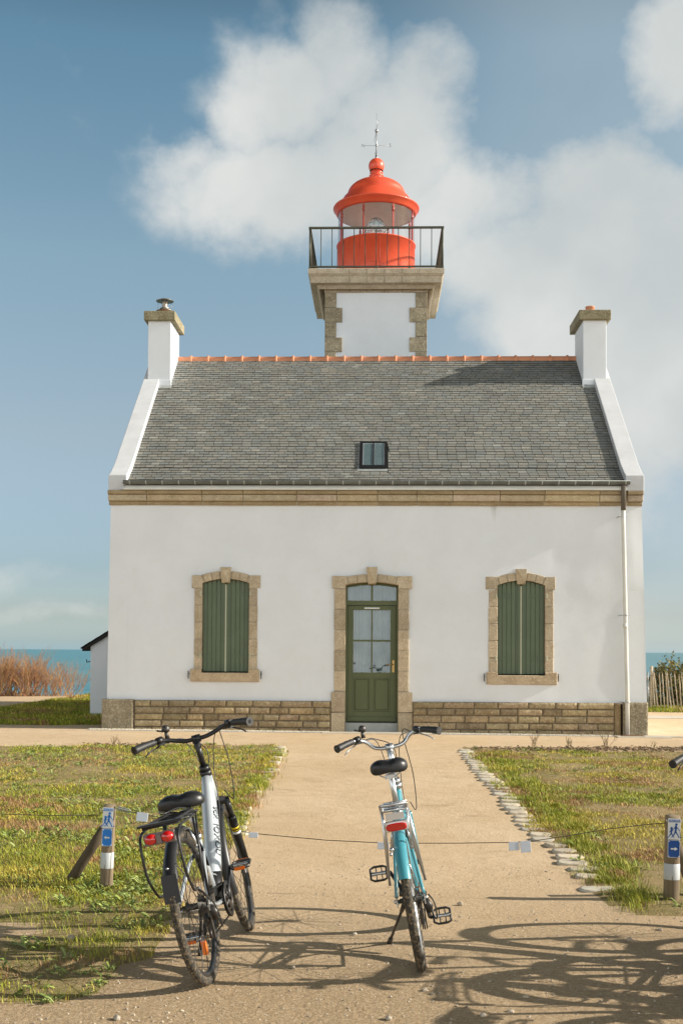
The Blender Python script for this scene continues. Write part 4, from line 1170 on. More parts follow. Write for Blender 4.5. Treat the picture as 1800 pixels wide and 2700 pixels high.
def along(pts, step):
    V = [G(*p) for p in pts]; out = []; acc_ = 0; 
    for i in range(len(V)-1):
        a_, c_ = V[i], V[i+1]; L = (c_-a_).length; t = -acc_
        t = acc_
        while t < L: out.append((a_+(c_-a_)*(t/L), math.atan2((c_-a_).y, (c_-a_).x))); t += step
        acc_ = t-L
    return out
ORD = 'first second third fourth fifth sixth seventh eighth ninth tenth eleventh twelfth thirteenth fourteenth fifteenth sixteenth seventeenth eighteenth nineteenth twentieth twenty-first twenty-second twenty-third twenty-fourth twenty-fifth twenty-sixth twenty-seventh twenty-eighth twenty-ninth thirtieth'.split()
v = G(1575, 2349); stone('edging_stone', v.x, v.y, .245, .17, .02, 99, 'grey flat stone nearest the viewer in the edging row of the right lawn', 'edging stones of the right lawn')
lst = along(Rp[::-1], .262)[1:]
for i, (p, a_) in enumerate(lst):
    k = rnd.uniform(.82, 1.1)
    stone('edging_stone', p.x+rnd.uniform(-.025, .025), p.y+rnd.uniform(-.01, .01), .225*k, .185*rnd.uniform(.8, 1.02), rnd.uniform(-.14, .14), i, 'pale edging stone, %s beyond the grey end stone beside the right lawn' % ORD[min(i, 29)] if i < 30 else 'pale edging stone at the house end of the right row, %s from the corner' % ORD[len(lst)-1-i], 'edging stones of the right lawn')
Lp = [(742, 1972), (728, 2000), (712, 2030), (690, 2062), (676, 2084), (655, 2110), (640, 2136), (634, 2170), (628, 2200)]
for i, (p, a_) in enumerate(along(Lp[::-1], .30)):
    stone('edging_stone', p.x+rnd.uniform(-.03, .03), p.y, .19*rnd.uniform(.7, 1.1), .14*rnd.uniform(.75, 1.0), rnd.uniform(-.1, .1), 200+i, 'pale edging stone, %s from the near end of the row beside the left lawn' % ORD[min(i, 29)], 'edging stones of the left lawn')

# loose stones and grit
def grit(name, n, y0, y1, smin, smax, seed, label, xr=(-2.6, 2.6), ground=gzz):
    r = random.Random(seed); m_ = MB()
    for k in range(n):
        y = y0+(y1-y0)*r.random()**1.3; x = r.uniform(*xr)*(.36*y/1.9 if xr[0] < 0 and xr[1] > 0 else 1)
        s = smin+(smax-smin)*r.random()**5; z = ground(x, y)
        a = [(s*r.uniform(.6, 1.2)*math.cos(t)+x, s*r.uniform(.6, 1.2)*math.sin(t)+y, z+s*r.uniform(-.1, .3)) for t in (0, 1.3, 2.5, 3.8, 5.1)]
        tp = (x+s*r.uniform(-.3, .3), y+s*r.uniform(-.3, .3), z+s*r.uniform(.5, .95)); g_ = r.uniform(.6, 1.4)
        m_.add(a+[tp], [(0,1,5), (1,2,5), (2,3,5), (3,4,5), (4,0,5)], (g_, g_*.97, g_*.93))
    o = m_.build(name, 'pebble'); tag(o, label, 'gravel', kind='stuff')
grit('gravel', 9000, 5.0, 9.0, .0025, .011, 5, 'loose grit and small pebbles on the sandy ground around the bicycles')
SL = ['biggest loose stone, in the patchy grass left of the silver bicycle', 'loose stone at the bottom edge below the silver bicycle', 'loose stone at the bottom edge between the two bicycles', 'small loose stone just left of the turquoise bicycle kickstand', 'pale loose stone beside the right pedal of the turquoise bicycle', 'loose stone in the shadow right below the turquoise rear wheel', 'loose stone in the shadow below the right post', 'light loose stone near the right edge below the right post', 'loose stone at the bottom edge in the lower right', 'square pale pebble between the bicycles', 'lone pebble right of the turquoise rear wheel', 'small dark pebble among the right shadows', 'pebble inside the loop of a wheel shadow at lower right', 'pebble by the bottom edge right of centre', 'pebble nearest the turquoise rear tyre on its right']
for i, (px, py, s) in enumerate(((187,2480,.028), (308,2690,.02), (1024,2690,.018), (935,2466,.014), (1213,2387,.02), (1120,2615,.016), (1658,2482,.018), (1740,2455,.014), (1272,2682,.016), (772,2554,.012), (1290,2592,.012), (1490,2520,.010), (1385,2633,.014), (1345,2672,.016), (1140,2625,.012))):
    v = G(px, py); r = random.Random(i+70); m_ = MB(); m_.sphere((0, 0, s*.35), s, 5, sc=(1.2, .8, .7)); m_.v = [(p[0]*r.uniform(.8, 1.15), p[1]*r.uniform(.8, 1.15), p[2]*r.uniform(.85, 1.1)) for p in m_.v]
    m_.sm = [False]*len(m_.sm)
    m_.c = [grey(.1, r)]*len(m_.c); o = m_.build('loose_stone', 'pebble'); o.location = v; o.rotation_euler = (0, 0, r.uniform(0, 3)); tag(o, SL[i], 'stone', 'loose stones in the foreground')
# gravel strip with its steel edging along the wall
for (a_, c_, s1) in ((ax(225, D-.5, 1930), ax(868, D-.3, 1925), 0), (ax(1095, D-.4, 1925), ax(1618, D-.4, 1940), 1)):
    m_ = MB(); r = random.Random(a_)
    for k in range(2600):
        x = r.uniform(a_, c_); y = r.uniform(D-.36, D-.09); s = r.uniform(.006, .014); z = gz(x, y)+.012; g_ = r.uniform(.9, 1.7)
        m_.add([(x+s*math.cos(t), y+s*math.sin(t), z-.004) for t in (0, 1.5, 3.1, 4.7)]+[(x, y, z+s)], [(0,1,4), (1,2,4), (2,3,4), (3,0,4)], (g_*.95, g_, g_*1.02))
    tag(m_.build('gravel', 'pebble'), ('grey gravel strip at the foot of the wall left of the door', 'grey gravel strip at the foot of the wall right of the door')[s1], 'gravel', kind='stuff')
    m_ = MB(); m_.add([(a_, D-.38, gz(a_, D-.4)+.012), (c_, D-.38, gz(c_, D-.4)+.012), (c_, D-.37, gz(c_, D-.4)+.012), (a_, D-.37, gz(a_, D-.4)+.012), (a_, D-.38, -.2), (c_, D-.38, -.2), (c_, D-.37, -.2), (a_, D-.37, -.2)], [(0,1,2,3), (4,5,1,0), (5,6,2,1), (6,7,3,2), (7,4,0,3)])
    tag(m_.build('edging_strip', 'zinc_light'), ('thin metal edging strip of the gravel left of the door', 'thin metal edging strip of the gravel right of the door')[s1], 'edging')
# threshold slab and drain
m_ = MB(); m_.box(dx0-.15, dx1+.05, D-.5, D-.09, -.2, gz(0, D)+.015); tag(m_.build('door_slab', 'concrete', bevel=.01), 'pale worn slab in front of the green door', 'slab')
m_ = MB(); x0 = ax(1622, D-.4, 1945); m_.box(x0, x0+.95, D-.62, D-.1, -.2, gz(x0, D)+.012); o = m_.build('drain_slab', 'concrete', bevel=.01); tag(o, 'concrete slab with a rusty drain cover under the downpipe', 'slab')
m_ = MB(); m_.box(x0+.12, x0+.52, D-.40, D-.20, gz(x0, D)+.0125, gz(x0, D)+.018); m_.build('drain_cover', 'rust', o)
m_ = MB(); zz = gz(5.3, D)+.02; m_.box(5.0, 5.55, D-.42, D-.2, -.1, zz); tag(m_.build('paving_slab', 'concrete', bevel=.008), 'small flat slab beyond the right corner of the house', 'slab')
m_ = MB(); m_.box(-6.35, -5.1, 24.9, 25.3, -.2, .06); tag(m_.build('concrete_kerb', 'concrete', bevel=.01), 'low concrete kerb in the shade beside the shed', 'kerb')
# a manhole and its frame on the sandy yard at the right
m_ = MB(); m_.box(5.75, 8.2, 27.3, 28.4, -.2, gz(6, 27)+.012); tag(m_.build('concrete_pad', 'concrete'), 'pale flat pad in the sandy yard right of the house', 'slab')

# ------------------------------------------------------------------ small dry conifers in the mulch strip
def twiggy(name, x, y, h, seed, n, m, cols, spread=.6, sub=5, base=0, thick=.006, parent=None, lean=0):
    r = random.Random(seed); m_ = MB(); z0 = 0
    def br(p, d, L, rad, lev, c):
        k = 3 if lev else 4; pts = [p]; q = p.copy(); dd = d.copy()
        for i in range(k):
            dd = (dd+Vector((r.uniform(-.14, .14), r.uniform(-.14, .14), .06))).normalized(); q = q+dd*L/k; pts.append(q.copy())
        m_.tube(pts, [rad*(1-.8*i/k) for i in range(k+1)], 3, c, cap=False)
        if lev > 0:
            for i in range(sub):
                t = r.uniform(.25, 1); j = min(k-1, int(t*k)); pp = pts[j].lerp(pts[j+1], t*k-j)
                a = r.uniform(0, 6.28); d2 = (dd+Vector((math.cos(a), math.sin(a), r.uniform(0, .5)))*r.uniform(.25, .6)).normalized()
                br(pp, d2, L*r.uniform(.3, .5), rad*.5, lev-1, cols[r.randrange(len(cols))])
    for i in range(n):
        a = r.uniform(0, 6.28); s_ = r.uniform(.05, spread)
        d = Vector((math.cos(a)*s_+lean, math.sin(a)*s_*.8, 1)).normalized()
        br(Vector((r.uniform(-.1, .1)*base, r.uniform(-.1, .1)*base, z0)), d, h*r.uniform(.65, 1.05), thick, 2 if sub > 3 else 1, cols[r.randrange(len(cols))])
    o = m_.build(name, m, parent); 
    if parent is None: o.location = (x, y, gz(x, y)-.01)
    return o
brown = [(.16,.10,.045), (.20,.13,.05), (.12,.11,.035), (.10,.07,.03)]
for i, (px, py, h, lb) in enumerate(((1405, 1972, .22, 'brownish little conifer in the mulch, first right of the path'), (1500, 1974, .17, 'sparse dry little conifer second right of the path'), (1597, 1980, .24, 'reddish dry seedling conifer nearest below the downpipe'), (1718, 1984, .13, 'nearly bare twig with two side shoots near the right edge'), (300, 1968, .15, 'dry brown twig plant at the back edge of the left lawn'), (425, 1966, .14, 'small green and brown plant behind the left handlebar grip'))):
    v = G(px, py); o = twiggy('dry_seedling', v.x, v.y, h, i+3, 7, 'leaf', brown, .9, 5, .3, .004); tag(o, lb, 'small plant')
# mulch / rough soil strip at the back of the lawns
r = random.Random(9); m_ = MB()
for k in range(2600):
    if r.random() < .75: v = G(r.uniform(1240, 1830), r.gauss(1977, 3))
    else: v = G(r.uniform(220, 560), r.gauss(1968, 3))
    s = r.uniform(.01, .04); a = r.uniform(0, 3.14); g_ = r.uniform(.12, .75); t = r.uniform(.002, .03)
    m_.add([(v.x-s*math.cos(a), v.y-s*math.sin(a), v.z+.002), (v.x+s*math.cos(a), v.y+s*math.sin(a), v.z+.004+t*.4), (v.x+s*math.cos(a)*.9, v.y+s*math.sin(a)*.9+.012, v.z+t), (v.x-s*math.cos(a)*.9, v.y-s*math.sin(a)+.012, v.z+t*.8)], [(0,1,2,3)], (g_*.9, g_*.7, g_*.5))
tag(m_.build('bark_mulch', 'pebble'), 'strip of dark bark mulch along the back edge of the lawns', 'mulch', kind='stuff')

# ------------------------------------------------------------------ bushes on the cliff edge
red = [(1.0,1,1), (1.25,1.1,.9), (.8,.7,.8), (1.4,1.5,.9), (1.1,.9,.8)]
for i, (px, h, n, sp, th, lb) in enumerate(((52, 1.12, 130, 1.15, .013, 'big reddish bare tamarisk bush at the left edge in front of the sea'), (-30, 1.1, 90, 1.0, .013, 'reddish bare bush cut by the left edge of the picture'), (150, .85, 90, 1.0, .009, 'smaller thin reddish bush between the big bush and the shed'))):
    y = 36.2+(.3 if i == 2 else 0); x = ax(px, y, 1830); o = twiggy('tamarisk_bush', x, y, h, 30+i, n, 'twig_red', red, sp, 5, 6, th); tag(o, lb, 'bush')
def leafbush(name, x, y, rx, rz, n, seed, label, cols, size=.05, z=0):
    r = random.Random(seed); root = empty(name, (x, y, gz(x, y)+z)); tag(root, label, 'bush'); m_ = MB()
    for k in range(n):
        a = r.uniform(0, 6.28); u = r.random()**.5; el = r.random()
        lump = 1+.22*noise.noise(Vector((math.cos(a)*2, math.sin(a)*2, el*3+seed)))*2
        q = Vector((math.cos(a)*rx*u*lump*math.sqrt(1-el*el*.8), math.sin(a)*rx*.7*u*lump, rz*el*lump*(1-.3*u*u)))
        s = size*r.uniform(.5, 1.4); d1 = Vector((r.gauss(0,1), r.gauss(0,1), r.gauss(0,1))).normalized()*s; d2 = d1.cross(Vector((r.gauss(0,1), r.gauss(0,1), r.gauss(0,1)))).normalized()*s*.45
        c = cols[r.randrange(len(cols))]; g_ = r.uniform(.7, 1.3)
        m_.add([q-d1, q+d2, q+d1, q-d2], [(0,1,2,3)], (c[0]*g_, c[1]*g_, c[2]*g_))
    m_.build('foliage', 'leaf', root)
    m_ = MB()
    for k in range(14): a = r.uniform(0, 6.28); m_.tube([(0,0,-.05), (math.cos(a)*rx*.4, math.sin(a)*rx*.3, rz*.5), (math.cos(a)*rx*.7, math.sin(a)*rx*.5, rz*.85)], [.03, .015, .005], 5)
    m_.build('stems', 'timber_dark', root)
cols = [(.16,.15,.03), (.21,.18,.045), (.10,.11,.03), (.13,.10,.04), (.24,.17,.06)]
for i, (x, rx, rz, lb) in enumerate(((8.25, .95, 1.28, 'olive bush behind the paling fence nearest the house'), (9.55, 1.0, 1.22, 'yellowish bush behind the paling fence at the right edge'))):
    leafbush('coastal_bush', x, 33.6+i*.2, rx, rz, 5200, 50+i, lb, cols, .045)

# ------------------------------------------------------------------ chestnut paling fence
YFN = 31.6
fence = empty('paling_fence', (7.6, YFN, gz(7.6, YFN))); tag(fence, 'split chestnut paling fence right of the house', 'fence')
m_ = MB(); zf = gz(7.6, YFN)
r = random.Random(4)
px0 = 1712
for i in range(34):
    px = px0+i*8.7; x = ax(px, YFN, 1800)-7.6; h = 1.03+r.uniform(-.05, .05)
    lx = -.0+r.uniform(-.02, .02)+(-.055 if i < 22 else .0); m2 = MB(); rr_ = .017*r.uniform(.8, 1.2)
    zz = [0, .25, .5, .75, .93, 1]
    pts = [(x+.055+lx*t*1.6+r.uniform(-.006, .006), r.uniform(-.01, .01), h*t-.04) for t in zz]
    m2.tube(pts, [rr_*1.1, rr_*1.1, rr_, rr_, rr_*.9, rr_*.25], 7); m2.build('pale', 'pale_wood', fence)
for zz in (.25, .55, .9):
    m2 = MB(); x0 = -1.9; x1 = ax(px0+34*8.7, YFN, 1800)-7.6
    m2.tube([(x0+(x1-x0)*k/40, .02*math.sin(k*1.7), zz+.008*math.sin(k*2.3)) for k in range(41)], .0035, 4); m2.build('fence_wire', 'wire', fence)
x = ax(1717, YFN, 1800)-7.6; m2 = MB(); m2.tube([(x, .06, -.1), (x+.01, .05, .6), (x+.02, .06, 1.15)], [.045, .042, .035], 9); m2.build('fence_post', 'pale_wood', fence)
x = ax(1708, YFN, 1800)-7.6; m2 = MB(); m2.tube([(x, 0, -.1), (x-.005, .0, 1.0)], .02, 8); m2.build('metal_stake', 'galvanised', fence)

# ------------------------------------------------------------------ wooden posts, signs, wire
def figure(m_, x, z, s, y, pose, T):
    """walking pictogram made of a head and tapered limbs, all flat on the plate"""
    def q(a, b, w0, w1):
        a = Vector(a)*s; b = Vector(b)*s; d = (b-a).normalized(); n_ = Vector((-d.y, d.x))
        p = [a+n_*w0*s, a-n_*w0*s, b-n_*w1*s, b+n_*w1*s]; m_.prism([(x+v.x, z+v.y) for v in p], y-.0012, y, T=T)
    m_.prism([(x+s*(pose[0][0]+.09*math.cos(t)), z+s*(pose[0][1]+.09*math.sin(t))) for t in [k*.5236 for k in range(12)]], y-.0012, y, T=T)
    for (a, b, w0, w1) in pose[1]: q(a, b, w0, w1)
big = ((.02, .92), [((.0,.82), (-.03,.42), .075, .06), ((-.03,.44), (.13,.2), .05, .035), ((.13,.2), (.22,.0), .035, .03), ((-.03,.44), (-.14,.2), .05, .035), ((-.14,.2), (-.30,.02), .035, .025), ((.0,.78), (.17,.6), .03, .025), ((.17,.6), (.26,.5), .025, .02), ((-.02,.78), (-.17,.6), .03, .022), ((-.17,.6), (-.26,.56), .022, .018), ((.25,.55), (.32,.02), .012, .012), ((.27,.03), (.40,.03), .03, .03)])
small = ((-.02, .66), [((-.03,.57), (-.04,.3), .06, .05), ((-.04,.32), (.08,.15), .04, .03), ((.08,.15), (.16,.02), .03, .025), ((-.04,.32), (-.14,.14), .04, .03), ((-.14,.14), (-.24,.04), .03, .02), ((-.03,.54), (.12,.46), .028, .02), ((-.04,.54), (-.16,.38), .025, .018), ((-.34,.02), (-.22,.02), .03, .03)])
def post(px, py, ytop, wpx, label, sgn, blue, tilt, sy=0, wood='timber', textcol='sign_blue'):
    v = G(px, py); sc = F/v.y; H = (py-ytop)/sc; rad = wpx/sc/2
    root = empty('wooden_post', v, (0, tilt, 0)); tag(root, label, 'post')
    r = random.Random(px); m_ = MB()
    n = 18; zs_ = [-.15, 0, H*.3, H*.6, H*.9, H-.004, H]; vs = []
    for j, z in enumerate(zs_):
        for k in range(n):
            t = 2*math.pi*k/n; rr_ = rad*(1.04-.05*z/H)*(1+.035*math.sin(3*t+1)+.012*math.sin(7*t))*(.93 if j == 6 else 1)
            x, y = rr_*math.cos(t), rr_*math.sin(t)
            if z > H*.5: y = max(y, -rad*.80)            # planed flat where the plates are screwed on
            vs.append((x, y, z+(.006*math.sin(t) if j >= 5 else 0)))
    fs = [(j*n+k, j*n+(k+1) % n, (j+1)*n+(k+1) % n, (j+1)*n+k) for j in range(6) for k in range(n)] + [tuple(6*n+k for k in range(n))]
    m_.add(vs, fs, smooth=True); m_.build('trunk', wood, root, bevel=0)
    m_ = MB(); z0, z1 = H*.257, H*.445
    m_.lathe([(rad*1.045, z0), (rad*1.06, z0+.002), (rad*1.055, z1-.002), (rad*1.03, z1)], 24); m_.build('reflective_band', 'band_grey', root)
    w = rad*.83; y = -rad*.83; zt = H-.012; zm = H-.090*H/.55-.0-.0; 
    h1 = H*.245; h2 = H*.20
    m_ = MB(); m_.box(-w, w, y-.003, y, zt-h1, zt); pl = m_.build('trail_sign', 'sign_white', root, bevel=.001)
    m_ = MB(); m_.box(-w*.93, w*.93, y-.0042, y-.003, zt-h1*.17, zt-h1*.04); m_.build('sign_header', textcol, pl)
    T = Matrix.Translation((0, y-.0045, zt-h1*.105)) @ Matrix.Rotation(math.pi/2, 4, 'X')
    text_mesh('RANDONNEE', h1*.13, 'sign_white', 'sign_text', pl, T, .0003)
    m_ = MB(); s_ = h1*.70; figure(m_, w*.28, zt-h1*.92, s_, y-.003, big, None); figure(m_, -w*.38, zt-h1*.92, s_, y-.003, small, None); m_.build('hiker_pictogram', textcol, pl)
    m_ = MB(); m_.box(-w*.97, w*.97, y-.0032, y, zt-h1-h2-.006, zt-h1-.003); pb = m_.build('arrow_sign', blue, root, bevel=.001)
    zc = zt-h1-h2/2-.005; m_ = MB()
    m_.prism([(-w*.5*sgn, zc-.0045), (w*.12*sgn, zc-.004), (w*.12*sgn, zc-.012), (w*.6*sgn, zc), (w*.12*sgn, zc+.012), (w*.12*sgn, zc+.004), (-w*.5*sgn, zc+.0045)][::int(sgn)], y-.0045, y-.0032); m_.build('arrow', 'sign_white', pb)
    m_ = MB()
    for sx in (-.8, .8):
        for sz_ in (zt-h1-.012, zt-h1-h2+.002): m_.sphere((w*sx, y-.004, sz_), .003, 5)
    for (u0, u1) in ((-w*.97, -w*.91), (w*.91, w*.97)): m_.box(u0, u1, y-.004, y-.0032, zt-h1-h2-.004, zt-h1-.005)
    for (q0, q1) in ((zt-h1-h2-.0055, zt-h1-h2-.0035), (zt-h1-.0055, zt-h1-.0035)): m_.box(-w*.905, w*.905, y-.0038, y-.0032, q0, q1)
    m_.build('sign_rim', 'sign_white', pb)
    return root, v, H, rad
pl_, vl, HL, rl = post(279, 2346, 2124, 33, 'round wooden post with a blue left arrow and hiker sign', -1, 'sign_blue', .035)
pr_, vr, HR, rrr = post(1769, 2376, 2156, 39, 'round wooden post with a dark blue right arrow and hiker sign', 1, 'sign_navy', .02, textcol='sign_navy')
def brace(p0, p1, rad, label):
    o = empty('diagonal_brace', p0); tag(o, label, 'brace')
    m_ = MB(); d = Vector(p1)-Vector(p0); m_.tube([d*-.06, d*.3, d*.6, d*.98], [rad*1.05, rad, rad*.97, rad*.9], 14); m_.build('timber', 'timber_dark', o)
v0 = G(178, 2332); brace((v0.x, v0.y+.05, v0.z), (vl.x-.03, vl.y+.10, vl.z+HL*.72), .036, 'dark diagonal timber propping the left post')
v0 = G(1835, 2372); brace((v0.x+.02, v0.y+.1, v0.z), (vr.x+.04, vr.y+.10, vr.z+HR*.72), .036, 'dark diagonal timber propping the right post at the picture edge')
# wire with reflective tags
YW = vl.y
rope = empty('wire_barrier', (vl.x, vl.y, vl.z)); tag(rope, 'low sagging wire with reflective tags strung between the posts', 'wire barrier')
o0 = Vector(vl)
def WP(px, py, Y): x, z = at(px, py, Y); return Vector((x, Y, z))
yl, yr_ = vl.y-.02, vr.y-.01
def yy(px): return yl+(yr_-yl)*(px-279)/(1769-279)
path = [(302, 2130), (345, 2142), (400, 2152), (480, 2166), (560, 2180), (640, 2193), (668, 2198), (760, 2207), (860, 2216), (1000, 2223), (1090, 2224), (1200, 2224), (1340, 2222), (1400, 2219), (1500, 2204), (1600, 2187), (1700, 2175), (1754, 2171)]
m_ = MB(); m_.tube([WP(px, py, yy(px))-o0 for px, py in path], .0028, 5); m_.build('wire', 'wire', rope)
m_ = MB(); m_.tube([WP(px, py, yl+.0)-o0 for px, py in ((-700, 2152), (-300, 2150), (0, 2147), (140, 2151), (264, 2150))], .0028, 5); m_.build('wire', 'wire', rope)
m_ = MB(); a_ = WP(300, 2129, yl)-o0; c_ = WP(346, 2141, yl)-o0; d_ = c_-a_; n_ = Vector((d_.z, 0, -d_.x)).normalized()
for sg in (-1, 1):
    m_.tube([a_, a_+d_*.12+n_*.012*sg, a_+d_*.85+n_*.012*sg, c_], .003, 6)
m_.tube([a_+d_*(.2+.012*k)+Vector((0, .007*math.cos(k*1.57), .0))+n_*.007*math.sin(k*1.57) for k in range(50)], .002, 4); m_.build('turnbuckle', 'galvanised', rope)
for (px, py, w, h, ang, zz) in ((376, 2145, 30, 22, .1, 0), (668, 2197, 24, 13, .03, 0), (1010, 2223, 30, 17, .0, 0), (1354, 2222, 27, 21, -.03, 0), (1384, 2220, 27, 28, -.08, 0)):
    p = WP(px, py, yy(px)-.004)-o0; sc = F/yy(px); W2 = w/sc/2; Hh = h/sc
    T = Matrix.Translation(p) @ Matrix.Rotation(ang, 4, 'Y') @ Matrix.Rotation(-.15, 4, 'X'); m_ = MB()
    m_.prism([(-W2, -Hh), (W2, -Hh*.98), (W2, .004), (-W2, .004)], -.004, .004, T=T, bev=.0015)
    m_.build('reflective_tag', 'tag_grey', rope)
# ------------------------------------------------------------------ BICYCLES
def smooth_path(pts, k=6):
    P = [Vector(p) for p in pts]; out = []
    for i in range(len(P)-1):
        p0, p1, p2, p3 = P[max(0, i-1)], P[i], P[i+1], P[min(len(P)-1, i+2)]
        for j in range(k):
            t = j/k; out.append(.5*((2*p1)+(-p0+p2)*t+(2*p0-5*p1+4*p2-p3)*t*t+(-p0+3*p1-3*p2+p3)*t**3))
    out.append(P[-1]); return out
def arcpts(cx, cz, r, a0, a1, n, y=0): return [(cx+r*math.cos(R(a0+(a1-a0)*i/n)), y, cz+r*math.sin(R(a0+(a1-a0)*i/n))) for i in range(n+1)]
def wheel(root, hx, Rw, tr, T, st, rear):
    rimr = Rw-tr*1.75; TT = T @ Matrix.Translation((hx, 0, Rw)) @ Matrix.Rotation(math.pi/2, 4, 'X')
    m_ = MB(); m_.lathe([(rimr-.022, -.006), (rimr-.010, -.012), (rimr+.004, -.013), (rimr, 0), (rimr+.004, .013), (rimr-.010, .012), (rimr-.022, .006)], 64, T=TT, close=True)
    w = m_.build('wheel', st['rim'], root)
    m_ = MB(); n = 14; prof = [(Rw-tr+tr*math.cos(2*math.pi*k/n), tr*1.02*math.sin(2*math.pi*k/n)) for k in range(n)]
    m_.lathe(prof, 80, T=TT, close=True)
    # tread knobs round the shoulder of the tyre
    for k in range(110):
        a = 2*math.pi*k/110
        for s_ in (-1, 1):
            q = TT @ Matrix.Rotation(a+.02*s_, 4, 'Z') @ Matrix.Translation((Rw-tr+tr*.90, 0, s_*tr*.45)) @ Matrix.Rotation(-s_*.45, 4, 'Y')
            m_.box(-.0012, .0028, -.0042, .0042, -.0045, .0045, T=q)
    m_.build('tyre', 'rubber_muddy', w)
    m_ = MB(); fl = .030 if rear else .034
    for k in range(32):
        s_ = -1 if k % 2 else 1; a = 2*math.pi*k/32; a2 = a + (.95 if (k//2) % 2 else -.95)
        m_.tube([(.022*math.cos(a2), .022*math.sin(a2), s_*fl), (rimr-.018, 0, 0) if False else ((rimr-.018)*math.cos(a), (rimr-.018)*math.sin(a), 0)], .0014, 4, T=TT, cap=False)
    m_.build('spokes', 'dark_steel' if st['dark'] else 'alloy', w)
    m_ = MB(); m_.lathe([(.001, -.055), (.012, -.055), (.012, -.04), (.026, -.036), (.026, -.028), (.015, -.022), (.015, .022), (.026, .028), (.026, .036), (.012, .04), (.012, .055), (.001, .055)], 20, T=TT)
    m_.tube([(0,0,-.068), (0,0,.068)], .007, 8, T=TT); m_.build('hub', 'dark_steel', w)
    if st['reflectors']:
        for a in ((-1.45,) if rear else ()):
            m_ = MB(); m_.box(-.034, .034, -.012, .012, -.012, .012, T=TT @ Matrix.Rotation(a, 4, 'Z') @ Matrix.Translation((rimr*.62, 0, 0)) @ Matrix.Rotation(0, 4, 'Z')); m_.build('spoke_reflector', 'orange_lens', w, bevel=.004)
    return w
def mudguard(root, hx, Rw, a0, a1, wd, T, m, name='mudguard', gap=.02, flap=0, stripe=False):
    n = 30; vs = []; K = 8
    for i in range(n+1):
        a = R(a0+(a1-a0)*i/n)
        for th in (0, .002):
            for k in range(K+1):
                u = -1+2*k/K; r_ = Rw+gap-(abs(u)**2.4)*.017-th
                vs.append((hx+r_*math.cos(a), u*wd/2*(1+(.25*max(0, (i-n+5)/5) if flap else 0)), Rw+r_*math.sin(a)))
    m = m; q = K+1; fs = []
    for i in range(n):
        b0, b1 = i*2*q, (i+1)*2*q
        for k in range(K): fs += [(b0+k, b0+k+1, b1+k+1, b1+k), (b0+q+k, b1+q+k, b1+q+k+1, b0+q+k+1)]
        fs += [(b0, b1, b1+q, b0+q), (b0+K, b0+q+K, b1+q+K, b1+K)]
    mb = MB().add(vs, fs, smooth=True, T=T); g = mb.build(name, m, root)
    if flap:
        a = R(a1); p = Vector((hx+(Rw+gap)*math.cos(a), 0, Rw+(Rw+gap)*math.sin(a))); d = Vector((-.10, 0, -1)).normalized()
        mb = MB(); mb.prism([(-wd*.62, -flap), (wd*.66, -flap*1.02), (wd*.62, .02), (-wd*.6, .02)], -.0015, .0015, T=T @ Matrix.Translation(p) @ Matrix.Rotation(-math.pi/2, 4, 'Z') @ Matrix.Rotation(-.12, 4, 'X'), bev=.001); mb.build('mud_flap', 'satin_black', g)
        mb = MB(); a = R(a1-8); mb.sphere((hx+(Rw+gap+.002)*math.cos(a), .005, Rw+(Rw+gap+.002)*math.sin(a)), .006, 8, T=T); mb.build('bolt', 'alloy', g)
    return g
def saddle(root, x, z, st):
    secs = [(-.135, .045, .022, -.030), (-.128, .080, .034, -.040), (-.105, .108, .044, -.045), (-.07, .114, .046, -.045), (-.03, .095, .042, -.036), (.01, .065, .037, -.026), (.05, .042, .033, -.020), (.10, .030, .030, -.016), (.135, .022, .024, -.010), (.145, .010, .012, -.004)]
    m_ = MB(); n = 28; vs = []
    for (sx, w, top, bot) in secs:
        w *= st.get('sw', 1)
        for k in range(n):
            t = 2*math.pi*k/n; c, s_ = math.cos(t), math.sin(t); yy_ = w*abs(c)**.75*(1 if c > 0 else -1)
            if s_ >= 0: zz = top*(s_**.75) - .014*math.exp(-(yy_/.028)**2)*(1 if sx < .02 else .5)*(s_) - .10*abs(yy_)**2/.1*.6
            else: zz = bot*(abs(s_)**.6)*(.6+.4*abs(c))
            vs.append((x+sx, yy_, z+zz))
    m = len(secs); fs = [(i*n+k, (i+1)*n+k, (i+1)*n+(k+1) % n, i*n+(k+1) % n) for i in range(m-1) for k in range(n)]
    fs += [tuple(range(n)), tuple((m-1)*n+k for k in range(n-1, -1, -1))]
    m_.add(vs, fs, smooth=True); s_ = m_.build('saddle', 'saddle_vinyl', root)
    T = Matrix.Translation((x-.139, 0, z+.012)) @ Matrix.Rotation(-math.pi/2, 4, 'Z') @ Matrix.Rotation(math.pi/2, 4, 'X')
    text_mesh('SR', .018, 'dark_steel', 'saddle_mark', s_, T, .0008)
    m_ = MB()
    for sg in (-1, 1): m_.tube(smooth_path([(x-.11, sg*.05, z-.035), (x-.06, sg*.024, z-.055), (x+.03, sg*.022, z-.055), (x+.11, sg*.012, z-.02)]), .0035, 6)
    m_.box(x-.035, x+.015, -.03, .03, z-.066, z-.046); m_.build('saddle_rails', 'alloy' if not st['dark'] else 'dark_steel', s_)
    return s_
